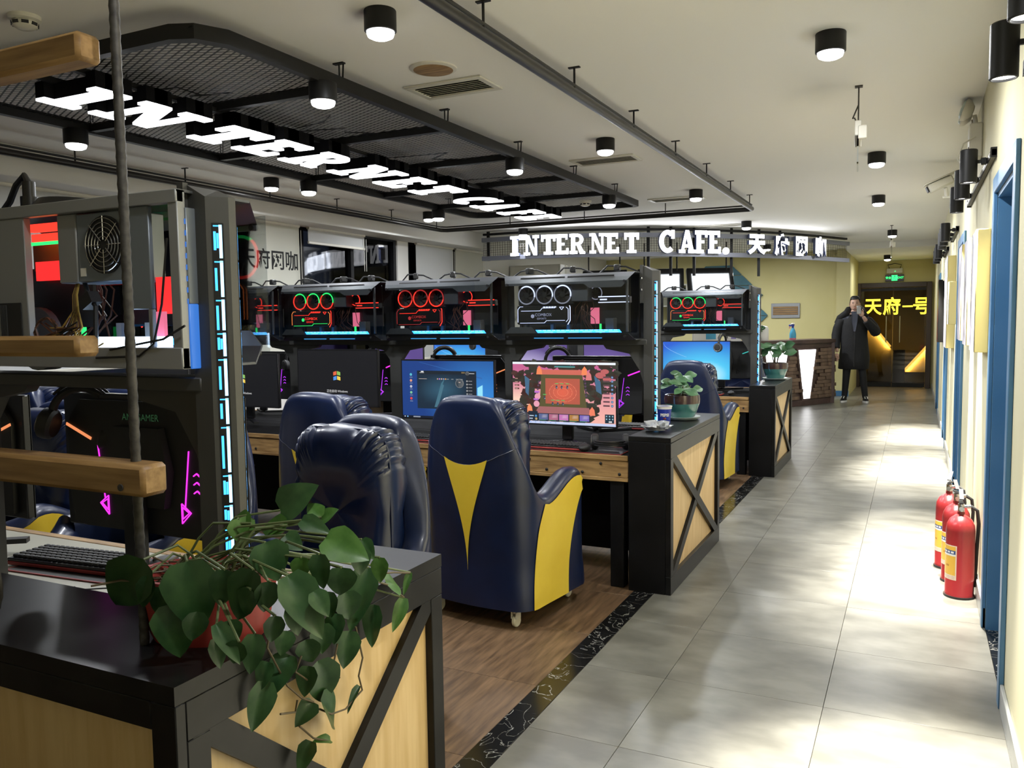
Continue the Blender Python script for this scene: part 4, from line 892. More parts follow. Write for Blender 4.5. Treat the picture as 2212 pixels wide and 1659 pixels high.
# rear of the open case: power supply with fan grille, plates, light panels, cable harness (local: rear is +Y, x mirrored)
W = .437; H = .41
MB().box(-W,.105,H-.03,W,.128,H,0,.002).box(-W,.105,.0,W,.128,.05,0,.002).build('rear_frame','case_light',cF)
MB().box(-W,.10,.0,-W+.03,.125,H,0,.002).build('rear_frame','case_light',cF); MB().box(.105,.105,.05,W,.125,H-.03,0,.002).build('rear_plate','case_light',cF); MB().box(-.335,.105,.14,-.262,.118,H-.03,0,.002).build('rear_plate','psu_grey',cF); MB().box(-.335,.105,.05,-.322,.118,.14,0,.002).build('rear_plate','case_light',cF)
vt = MB().box(.13,.126,.055,.215,.128,.165).build('rear_opening','plastic_matte',cF)
for k in range(5): MB().box(.185+.006*k,.1285,.06,.188+.006*k,.13,.16).build('fin','case_grey',vt)
ps = MB().box(-.255,.0,H-.20,-.075,.11,H-.032,0,.003).build('power_supply','psu_grey',cF); MB().box(-.075,.0,H-.20,-.005,.112,H-.03,0,.003).build('power_supply_cover','case_light',cF)
fx, fz = -.178, H-.112
MB().lathe([(.002,-.002),(.070,-.002),(.070,.002),(.002,.002)],n=26).xf(Matrix.Translation((fx,.1125,fz)) @ Matrix.Rotation(pi/2,4,'X')).build('fan_opening','plastic_black',ps)
gq = MB()
for q in (.02,.031,.042,.053,.064): gq.tube([(fx+q*cos(a*pi/14),.117,fz+q*sin(a*pi/14)) for a in range(28)],.0014,5,0,True)
for k in range(8): gq.tube([(fx+.012*cos(k*pi/4),.117,fz+.012*sin(k*pi/4)),(fx+.069*cos(k*pi/4),.117,fz+.069*sin(k*pi/4))],.0014,5)
gq.build('fan_grille','chrome',ps); MB().box(-.105,.1105,H-.185,-.085,.1115,H-.165).build('sticker','paper_white',ps)
for mt, a in (('glow_red',(.0,.04,.225,.175,.05,.275)),('led_red',(.0,.03,.355,.20,.05,.375)),('led_red',(.0,.03,.33,.20,.04,.35)),('led_green',(.0,.052,.318,.20,.058,.326)),('warm_board',(.0,.0,.255,.24,.01,.345)),('glow_pink',(-.318,.06,.075,-.27,.07,.135)),('glow_red',(-.318,.03,.13,-.262,.04,.22)),('floor_light',(-.345,.07,.02,.0,.10,.075))): MB().box(*a).build('light_panel',mt,cF)
hs_ = MB(); rr = random.Random(5)
for k in range(34):
    x = -.06+rr.uniform(-.025,.025); ex_ = x+rr.uniform(-.05,.11); z_ = rr.uniform(.03,.10)
    hs_.tube([(x*.2-.045,.10,H-.202),(x*.3-.042,.112,.18),(x*.4-.04,.115,.14),(x+rr.uniform(-.02,.02),.12,.10),(ex_,.125,z_),(ex_+rr.uniform(-.07,.09),.12,z_+rr.uniform(-.02,.03))],.0022,5,k%3)
hs_.build('cable_harness',['cable_brown','cable_black','cable_yellow'],cF)
h2 = MB()
for k in range(14):
    a = rr.uniform(0,6); h2.tube([(.04+.04*cos(a+q*.8)*(1+.2*rr.random()),.118+.008*rr.random(),.085+.04*sin(a+q*.8)) for q in range(8)],.0024,5,k%2)
h2.tube([(-.07,.09,H-.2),(-.11,.11,.17),(-.145,.12,.15),(-.14,.12,.08),(-.135,.12,.03)],.006,6,1); h2.obox((-.12,.115,.165),(.04,.03,.03),Matrix.Rotation(.5,3,'Y'),1)
h2.build('cable_coil',['cable_brown','cable_black'],cF)
MB().tube([(-W+.03,.13,.30),(-W+.05,.135,.15),(-.35,.13,.06),(-.30,.13,.03),(-.15,.13,.025)],.0028,5).tube([(-W-.02,.135,.10),(-W+.05,.135,.07),(-.2,.13,.045)],.0028,5).build('thin_wire','cable_black',cF)
MB().cyl((.17,.06,H),(.17,.06,H+.035),.022,n=12).cyl((.17,.06,H+.035),(.17,.06,H+.075),.016,n=12).tube([(.17,.06,H+.07),(.185,.06,H+.092),(.22,.06,H+.07),(.25,.06,H+.03),(.30,.05,H+.006)],.009,8).build('power_plug','plastic_black',cF)
MB().lathe([(.002,0),(.085,0),(.07,.022),(.002,.024)],n=20).xf(Matrix.Translation((.06,.03,H))).build('round_vent','plastic_black',cF)
MB().lathe([(.06,0),(.085,0),(.085,.05),(.06,.05)],n=24).xf(Matrix.Translation((.19,.05,.07)) @ Matrix.Rotation(pi/2,4,'X')).build('cooler_ring','case_light',cF)
sp_ = MB().box(-W-.004,.06,.15,-W+.05,.104,H-.04,0,.002).build('vented_end_panel','psu_grey',cF); MB().box(-W-.004,.06,.0,-W+.05,.104,.15,0,.002).build('lit_lower_panel','vent_blue',sp_)
for k in range(8): MB().box(-W-.003,.1045,.15+.026*k,-W+.014,.1055,.162+.026*k).build('comb_slot','vent_blue',sp_)
for k in range(4):
    for j in range(2): MB().box(-W+.002+.012*k,.1045,.02+.06*j+.012*(k%2),-W+.007+.012*k,.1056,.055+.06*j+.012*(k%2)).build('light_slot','led_white',sp_)
# ================================================================== monitors
MWID, MHGT = .345, .197                                # half sizes
class Art:
    """flat picture on the unit square, drawn in thin layers"""
    def __init__(s): s.b = MB(); s.k = 0
    def P(s, u, v): return ((u-.5)*2*(MWID-.008), -.0165-.00012*s.k, .31+(v-.5)*2*(MHGT-.009))
    def poly(s, pts, col): s.b.add([s.P(*p) for p in pts], [tuple(range(len(pts)))], 0, col); return s
    def rect(s, u0, v0, u1, v1, col): return s.poly([(u0,v0),(u1,v0),(u1,v1),(u0,v1)], col)
    def up(s): s.k += 1; return s
    def disc(s, u, v, r, col, n=14, e=1.75): return s.poly([(u+r*cos(2*pi*i/n), v+r*e*sin(2*pi*i/n)) for i in range(n)], col)
    def grad(s, fn, nu=28, nv=18, u0=0, v0=0, u1=1, v1=1):
        C = [[fn(i/nu, j/nv) for j in range(nv+1)] for i in range(nu+1)]
        for i in range(nu):
            for j in range(nv):
                a = [(u0+(u1-u0)*(i+p)/nu, v0+(v1-v0)*(j+q)/nv) for p, q in ((0,0),(1,0),(1,1),(0,1))]
                s.b.add([s.P(*p) for p in a], [(0,1,2,3)], 0, (C[i][j],C[i+1][j],C[i+1][j+1],C[i][j+1]))
        return s
mix = lambda a, b, t: tuple(lerp(x, y, min(1,max(0,t))) for x, y in zip(a, b))
def pic_game():
    a = Art(); rr = random.Random(11)
    def sky(u, v):
        c = mix((.9,.45,.38),(.55,.12,.28),v*1.2-.1); return mix(c,(1.0,.75,.55),max(0,1-3*hypot(u-.05,v-.3))*1.0)
    a.grad(sky,16,10); a.up()
    for k in range(520):                                # dark rocks around the board
        u, v = rr.random(), rr.random()
        if abs(u-.5) < .22 and .2 < v < .9: continue
        if (u < .10 and v < .66) or (u > .87 and v < .55) or (u < .12 and v > .85) or (abs(u-.5) < .3 and v < .06): continue
        c = rr.uniform(.5,1); a.poly([(u+rr.uniform(.02,.06)*cos(q*1.05),v+rr.uniform(.03,.07)*sin(q*1.05)) for q in range(6)], (.05*c,.05*c,.035*c) if rr.random() < .75 else (.08*c,.03*c,.025*c))
    a.up()
    for (u,v,w_,h_) in ((.86,.80,.05,.04),(.92,.74,.04,.035),(.90,.86,.04,.03)): a.disc(u,v,w_,(.5,.12,.12),10,1.0)
    a.poly([(.12,.78),(.17,.72),(.16,.45),(.13,.5)],(.06,.14,.24)); a.poly([(.80,.80),(.86,.70),(.87,.5),(.82,.55)],(.06,.14,.24)); a.up()
    a.poly([(.28,.80),(.70,.80),(.72,.88),(.27,.88)],(.62,.14,.10)); a.poly([(.22,.15),(.78,.15),(.75,.28),(.26,.28)],(.36,.13,.13)); a.up()
    a.poly([(.27,.28),(.73,.28),(.69,.80),(.29,.80)],(.10,.085,.03)); a.up()
    a.grad(lambda u, v: mix((.78,.13,.07),(.46,.10,.06),2.2*hypot(u-.5,v-.45)),12,8,.33,.33,.665,.74); a.up()
    for k in range(3):
        r = .05+.04*k
        for i in range(16):
            q0, q1 = 2*pi*i/16, 2*pi*(i+.8)/16; a.poly([(.5+r*cos(q0),.52+1.2*r*sin(q0)),(.5+r*cos(q1),.52+1.2*r*sin(q1)),(.5+(r+.004)*cos(q1),.52+1.2*(r+.004)*sin(q1)),(.5+(r+.004)*cos(q0),.52+1.2*(r+.004)*sin(q0))],(.9,.25,.14))
    for u, v, c in ((.27,.86,(.9,.25,.10)),(.71,.86,(.9,.25,.10)),(.17,.24,(.9,.28,.12)),(.78,.22,(.85,.22,.12)),(.75,.78,(.7,.2,.2))):
        a.poly([(u-.03,v-.06),(u+.03,v-.06),(u+.022,v+.03),(u,v+.08),(u-.022,v+.03)],c)
    for k in range(6): a.disc(.265-.006*k,.68-.06*k,.010,(.10,.05,.10),8); a.disc(.715+.002*k,.72-.05*k,.010,(.10,.05,.10),8)
    a.up()
    for u, v in ((.44,.60),(.49,.60),(.545,.60),(.40,.33),(.45,.33),(.50,.33),(.32,.42)): a.disc(u,v,.010,(.05,.06,.09),8,3.0); a.rect(u-.015,v+.05,u+.018,v+.062,(.10,.5,.12)); a.disc(u+.004,v-.01,.005,(.4,.5,.6),6)
    for u, v in ((.25,.50),(.24,.38)): a.rect(u-.03,v,u+.02,v+.03,(.5,.15,.6)); a.disc(u,v-.06,.03,(.8,.35,.45),10)
    a.rect(.42,.935,.62,.95,(.01,.07,.08)); a.rect(.42,.92,.62,.932,(.15,.5,.5))
    for k in range(8): a.rect(.885,.76-.064*k,.945,.785-.064*k,(.12,.06,.07)); a.disc(.968,.772-.064*k,.012,(.05,.12,.25)); a.disc(.968,.772-.064*k,.007,(.35,.5,.7),8)
    for k in range(4): a.rect(.02,.55+.055*k,.065-.012*(k==3),.575+.055*k,(.10,.03,.03)); a.rect(.022,.556+.055*k,.05,.568+.055*k,(.7,.5,.4))
    a.rect(.155,.045,.76,.17,(.012,.02,.035)); a.rect(.155,.17,.25,.20,(.012,.02,.035)); a.rect(.90,.05,.985,.19,(.012,.03,.05)); a.up()
    for k, c in enumerate(((.10,.13,.28),(.42,.13,.22),(.55,.18,.45),(.42,.20,.05),(.20,.14,.48))):
        u = .262+.1*k; a.grad(lambda p, q, c=c: mix(c,(.9,.8,.8),max(0,.45-1.3*hypot(p-.6,q-.6))),4,4,u,.065,u+.09,.16); a.rect(u,.055,u+.07,.065,(.05,.25,.12))
    a.rect(.165,.115,.21,.13,(.5,.6,.7)); a.poly([(.22,.12),(.232,.145),(.245,.12),(.232,.10)],(.08,.3,.6)); a.rect(.165,.07,.2,.085,(.5,.6,.7)); a.disc(.235,.075,.012,(.5,.35,.15),8)
    for k in range(6): a.disc(.915+.028*(k%3),.16-.045*(k//3),.007,(.3,.5,.6),8); 
    a.rect(.935,.06,.965,.085,(.6,.6,.6))
    a.rect(0,0,1,.04,(.55,.62,.85)); a.rect(0,.965,1,1,(.85,.9,.98)); a.up(); a.rect(.0,.0,.09,.04,(.9,.45,.15))
    for k in range(7): a.rect(.12+.05*k,.012,.135+.05*k,.028,(.3,.45,.8))
    return a
def pic_desktop(window=True):
    a = Art(); a.grad(lambda u, v: mix((.008,.045,.22),(.03,.22,.62),max(0,1-1.35*hypot((u-.88)*1.1,(v-.42)*.9))*1.1)); a.up()
    for k, c in enumerate(((.1,.5,.6),(.7,.3,.2),(.5,.5,.6),(.2,.5,.3),(.7,.06,.06))): a.disc(.10,.76-.105*k,.014,c,10); a.rect(.085,.71-.105*k,.118,.716-.105*k,(.45,.45,.45))
    a.poly([(.83,.55),(.885,.60),(.885,.40),(.83,.36)],(.3,.75,.95)); a.poly([(.83,.33),(.885,.36),(.885,.2),(.83,.22)],(.2,.6,.9)); a.poly([(.2,.98),(.88,.72),(.88,.70),(.2,.975)],(.03,.12,.38)); a.up()
    if window:
        a.grad(lambda u, v: mix((.006,.02,.04),(.03,.10,.16),max(0,1-2.4*hypot(u-.42,v-.5))),10,8,.17,.17,.82,.83); a.up()
        a.rect(.17,.77,.82,.83,(.006,.012,.02)); a.rect(.71,.17,.82,.77,(.008,.014,.022)); a.disc(.725,.79,.02,(.25,.25,.25),14); a.disc(.725,.79,.016,(.008,.012,.02),14); a.disc(.64,.62,.045,(.22,.22,.22),20); a.disc(.64,.62,.041,(.012,.03,.045),20); a.rect(.66,.79,.70,.815,(.25,.18,.08)); a.up()
        a.poly([(.40,.20),(.47,.58),(.44,.62),(.48,.70),(.42,.5),(.36,.2)],(.06,.16,.22))
        for k in range(6): a.disc(.72,.66-.055*k,.009,(.35,.35,.35),8); a.rect(.735,.655-.055*k,.775,.665-.055*k,(.3,.3,.32))
        for k in range(5): a.disc(.40+.022*k,.69,.008,((.5,.3,.2),(.4,.2,.6),(.5,.4,.3),(.3,.3,.5),(.6,.3,.1))[k],8)
        for k in range(4): a.rect(.50+.05*k,.685,.525+.05*k,.692,(.4,.4,.4))
        a.rect(.19,.685,.28,.693,(.5,.4,.35)); a.rect(.20,.79,.25,.80,(.5,.5,.5)); a.rect(.215,.806,.245,.825,(.8,.8,.8)); a.rect(.63,.63,.65,.645,(.5,.4,.35)); a.rect(.745,.785,.80,.795,(.6,.6,.6))
    a.rect(0,0,1,.04,(.004,.008,.02)); a.up(); a.rect(.02,.012,.03,.03,(.7,.8,.9)); a.disc(.055,.02,.008,(.2,.5,.9),8); a.rect(.12,.01,.20,.03,(.3,.33,.4)); return a
def pic_blue(cx=.62, cy=.12):
    a = Art()
    def f(u, v):
        d = hypot((u-cx)*.95,(v-cy)*.9); return mix(mix((.85,.98,1.0),(.08,.62,.92),d*3.0),(.01,.10,.62),(d-.28)*1.7)
    a.grad(f); a.up(); P = [(q/12*.36,.97-.38*(q/12)**.6) for q in range(13)]
    for p, q in zip(P, P[1:]): a.poly([p,q,(q[0],q[1]-.008),(p[0],p[1]-.008)],(.35,.65,.95))
    return a
def pic_purple(sun=True): return Art().grad(lambda u, v: mix((.75,.68,1.0) if sun else (.22,.13,.48),(.10,.06,.24),hypot((u-.25)*1.0,(v-.15)*.9)*1.5))
def pic_boot():
    a = Art(); a.rect(0,0,1,1,(.0045,.0045,.005)); a.up()
    for dx, dy, c in ((-1,1,(.75,.13,.05)),(1,1,(.25,.5,.10)),(-1,-1,(.08,.28,.75)),(1,-1,(.85,.6,.08))):
        u, v = .5+dx*.024, .535+dy*.045; a.poly([(u-.021,v-.034+.008*dx),(u+.021,v-.034-.008*dx),(u+.021,v+.034-.010*dx),(u-.021,v+.034+.010*dx)],c)
    return a
def make_monitor(label, art=None, led=('led_purple','led_purple'), group='monitors with lit pictures', boot=False):
    t = thing('monitor', label, 'monitor', (0,0,0), 0, group); w_, h_ = MWID, MHGT; z0, z1 = .31-h_, .31+h_
    MB().box(-w_,-.014,z0,w_,.012,z1,0,.004).build('panel','plastic_black',t)
    MB().prism([(-.30,.13),(-.24,.12),(.24,.12),(.30,.13),(.31,.42),(.25,.49),(-.25,.49),(-.31,.42)], lambda u,v,w:(u,w,v), .012,.028).prism([(-.10,.20),(.10,.20),(.12,.30),(.09,.42),(-.09,.42),(-.12,.30)], lambda u,v,w:(u,w,v), .028,.05).build('back_shell','plastic_matte',t)
    bez = MB(); [bez.box(*q) for q in ((-w_,-.0158,z0,w_,-.014,z0+.010),(-w_,-.0158,z1-.007,w_,-.014,z1),(-w_,-.0158,z0,-w_+.007,-.014,z1),(w_-.007,-.0158,z0,w_,-.014,z1))]; bez.build('bezel','plastic_black',t)
    MB().box(-.035,.045,.02,.035,.075,.30,0,.006).build('stand_column','plastic_black',t)
    for s_ in (-1,1): MB().bar((s_*.01,.06,.010),(s_*.19,-.085,.008),.035,.016).build('stand_foot','plastic_black',t)
    if art: art.b.build('screen','screen_picture',t,fix=False)
    else: MB().box(-w_+.008,-.0164,z0+.011,w_-.008,-.0158,z1-.008).build('screen','screen_off',t)
    if boot: text('lettering','正在启动 Windows',.022,'text_dim',t,(0,-.0175,.31-.24*h_*2),(pi/2,0,0))
    if led:
        for s_ in (-1,1):
            f = lambda u, v: Vector((s_*u*w_, .0295, .31+v*h_*2*1.0))
            MB().bar(f(.60,.17),f(.90,.27),.003,.008).build('light_slash',led[0],t); MB().bar(f(.52,.13),f(.46,-.26),.003,.0024,0,(1,0,0)).build('light_line',led[1],t)
            b = MB()
            for q in (.05,.03): T = [f(.47+q,-.30),f(.44-q*.4,-.30+q*1.2),f(.44-q*.4,-.30-q*1.6)]; [b.bar(T[i],T[(i+1)%3],.003,.0022,0,(1,0,0)) for i in range(3)]
            b.build('light_triangle',led[1],t); b = MB()
            for k in range(3): v = -.02-.06*k; b.bar(f(.56,v-.02),f(.595,v),.003,.003); b.bar(f(.595,v),f(.63,v-.02),.003,.003)
            b.build('light_chevron',led[1],t)
        text('brand_lettering','ANTGAMER',.027,'text_green',t,(0,.0305,.445),(pi/2,0,pi))
    return t
ZD = .752
def putm(o, x, y, rz=0, dz=0): o.location = (x,y,ZD+dz); o.rotation_euler = (0,0,rz); return o
putm(make_monitor('monitor showing a red arena game board', pic_game(), None), -1.905, 4.62, -.02)
putm(make_monitor('monitor showing blue desktop with a dark program window', pic_desktop(), None), -2.72, 4.63, .02)
mb = putm(make_monitor('black monitor starting up with four-colour logo, beside the blue desktop monitor', pic_boot(), None, boot=True), -3.60, 4.63, 0, .065)
dup(mb, 'black monitor starting up, half hidden by the grey bracket arm', (-5.36,4.63,ZD+.02)); dup(mb, 'black monitor starting up, between two other starting-up monitors', (-4.47,4.63,ZD+.03))
# far side of the middle row: backs towards us
bm = putm(make_monitor('black monitor seen from behind with purple light line, behind the game monitor', None, ('led_magenta','led_purple'), 'monitors seen from behind in the middle row'), -1.92, 5.30, pi)
b2 = putm(make_monitor('black monitor seen from behind with orange slash, behind the blue desktop monitor', None, ('led_amber','led_amber'), 'monitors seen from behind in the middle row'), -2.91, 5.30, pi)
dup(bm, 'black monitor seen from behind with purple light line, behind the starting-up monitor', (-3.85,5.30,ZD+.03), pi); dup(bm, 'black monitor seen from behind with purple light line, nearest the blind with lettering', (-4.85,5.30,ZD+.02), pi)
dup(bm, 'black monitor seen from behind at the window end of middle row', (-5.62,5.30,ZD), pi)
# row nearest the counter
putm(make_monitor('monitor with bright blue wallpaper and headset hung on its corner', pic_blue(), None), -1.985, 8.32, 0, .02)
putm(make_monitor('monitor with plain purple wallpaper behind the rack pillar', pic_purple(False), None), -2.85, 8.32)
putm(make_monitor('monitor with pale lilac wallpaper', pic_purple(True), None), -3.72, 8.32)
putm(make_monitor('monitor with blue wallpaper glimpsed under the red-ringed computer', pic_blue(.5,.1), None), -4.72, 8.32, 0, .02)
putm(make_monitor('monitor with purple wallpaper at the window end of its row', pic_purple(False), None), -5.55, 8.32)
mk = putm(make_monitor('dark monitor seen from behind with teal slash nearest the counter', None, ('led_teal','plastic_black'), 'monitors seen from behind nearest the counter'), -1.83, 8.86, pi)
for k, w_ in ((1,'second'),(2,'third'),(3,'fourth')): dup(mk, 'dark monitor seen from behind, %s from the end cabinet nearest the counter' % w_, (-1.82-.92*k,8.86,ZD), pi)
# near row: large backs
mA = putm(make_monitor('large black monitor back with magenta light line beside grey pillar', None, ('led_amber','led_magenta'), 'monitors seen from behind in the near row'), -1.93, 1.63, pi, .05)
dup(mA, 'large black monitor back at the window end of pale desk', (-2.86,1.66,ZD+.03), pi)
# ================================================================== headsets
def make_headset(label):
    t = thing('headset', label, 'headset', (0,0,0), 0, 'black headsets')
    MB().tube([(.085*cos(a),0,.085*sin(a)) for a in [pi*k/14 for k in range(15)]],[.012]*15,8).build('headband','plastic_matte',t)
    MB().tube([(.098*cos(a),-.012,.10*sin(a)) for a in [.5+(pi-1)*k/12 for k in range(13)]],.004,6).tube([(.098*cos(a),.012,.10*sin(a)) for a in [.5+(pi-1)*k/12 for k in range(13)]],.004,6).build('wire_bow','plastic_black',t)
    for s_ in (-1,1):
        c = MB().lathe([(.004,-.02),(.036,-.02),(.044,-.012),(.046,.006),(.044,.016),(.034,.02),(.004,.018)],n=24); c.xf(Matrix.Translation((s_*.088,0,-.04)) @ Matrix.Rotation(s_*pi/2,4,'Y')); o = c.build('ear_cup','plastic_matte',t)
        r = MB().tube([(s_*.108,.036*cos(2*pi*k/24),-.04+.036*sin(2*pi*k/24)) for k in range(24)],.0022,5,0,True); r.build('cup_ring','chrome_dim',o)
    return t
hd = make_headset('black headset hung over the corner of the bright blue monitor'); hd.location = (-1.72,8.29,1.255); hd.rotation_euler = (.1,0,1.35)
HS = [('large black headset hung on the monitor back beside the trailing plant',(-2.17,1.60,1.24),(.0,.25,.5)), ('black headset hung on a monitor back, beside the blind with lettering',(-4.53,5.28,1.21),(0,0,1.2)), ('black headset on the monitor behind blue desktop monitor',(-3.14,5.30,1.225),(0,.1,.3)), ('black headset on the monitor behind the game monitor',(-2.23,5.30,1.225),(0,.0,.4)),
 ('black headset hung in front of lilac wallpaper monitor',(-3.48,8.28,1.27),(0,0,1.3)), ('black headset on the corner of the blue wallpaper monitor under the red-ringed computer',(-4.46,8.28,1.27),(0,0,1.3)), ('black headset hung by the purple wallpaper monitor',(-2.56,8.28,1.25),(0,0,1.5)), ('black headset hung on monitor behind the starting-up monitor',(-3.72,5.3,1.245),(0,0,.2))]
for lab, lo, ro in HS: o = dup(hd, lab, lo); o.rotation_euler = ro
o = dup(hd, 'black and silver headset lying on desk in front of the game monitor', (-1.56,4.47,ZD+.046)); o.rotation_euler = (pi/2*.98,0,.3); o.location.z = ZD+.05
# ================================================================== keyboards, pads, mice
def make_kb(label):
    t = thing('keyboard', label, 'keyboard', (0,0,0), 0, 'black keyboards with red edges')
    MB().box(-.22,-.075,0,.22,.075,.012,0,.003).build('tray','red_plastic',t); MB().box(-.218,-.073,.012,.218,.073,.022,0,.003).build('deck','plastic_black',t)
    k = MB()
    for r in range(6):
        for c in range(20): k.box(-.209+c*.0209,-.066+r*.0222,.022,-.209+c*.0209+.017,-.066+r*.0222+.017,.032,0,.0025)
    k.build('keys','plastic_matte',t)['kind'] = 'stuff'; return t
kb = make_kb('black red-edged keyboard in front of the game monitor'); kb.location = (-1.93,4.46,ZD+.003)
for lab, x, y, r in (('black red-edged keyboard in front of the blue desktop monitor',-2.75,4.46,0),('black red-edged keyboard in front of the starting-up monitor',-3.6,4.46,.05),('black red-edged keyboard behind the game monitor, beside end cabinet with cup',-1.72,5.455,pi),('black red-edged keyboard nearest the counter',-1.9,8.14,.03),('black red-edged keyboard on pale desk behind corner cabinet',-2.36,1.70,pi+.1)): dup(kb, lab, (x,y,ZD+.003), r)
def make_mouse(label):
    t = thing('mouse', label, 'mouse', (0,0,0), 0, 'black mice'); MB().sphere((0,0,.0215),(.032,.055,.021),14,10).build('body','plastic_matte',t); MB().cyl((-.004,.03,.036),(.004,.03,.036),.008,n=10).build('wheel','plastic_black',t); MB().tube([(0,.05,.012),(.02,.12,.008),(-.02,.2,.006),(.05,.25,.006)],.0022,5).build('cable','cable_black',t); return t
ms_ = make_mouse('black mouse on red-edged pad by the game monitor'); ms_.location = (-1.69,4.40,ZD+.003); dup(ms_, 'black mouse on desk nearest the counter', (-1.60,8.12,ZD+.006)); dup(ms_, 'black mouse on the pale desk', (-2.05,1.76,ZD+.006), pi)
def pad(x, y, lab, r=0):
    t = thing('mouse_pad', lab, 'mouse pad', (x,y,ZD-.001), r, 'black mouse pads with red stitching'); MB().box(-.33,-.12,0,.33,.12,.003).build('cloth','plastic_matte',t); MB().box(-.335,-.125,0,.335,-.12,.0034).box(-.335,.12,0,.335,.125,.0034).box(-.335,-.12,0,-.33,.12,.0034).box(.33,-.12,0,.335,.12,.0034).build('stitched_edge','red_plastic',t)
pad(-1.79,4.475,'black pad with red edge under the game keyboard'); pad(-2.66,4.475,'black pad with red edge under the blue desktop keyboard'); pad(-2.2,1.72,'black pad with red edge on the pale desk',.08)
dc = MB(); rr = random.Random(4)
for k in range(11):
    x, y = rr.uniform(-2.3,-1.8), rr.uniform(1.36,1.42); dc.tube([(x+rr.uniform(-.25,.25)*q/4,max(1.335,y+rr.uniform(-.03,.05)*q/2),ZD+.006+.02*rr.random()) for q in range(6)],.003,5,1 if k % 5 == 0 else 0)
t = thing('cable_tangle', 'tangle of black and white cables on the pale desk', 'cables', (-2.05,1.5,ZD)); dc.xf(Matrix.Translation((2.05,-1.5,-ZD))); dc.build('cables',['cable_black','white_plastic'],t)['kind'] = 'stuff'
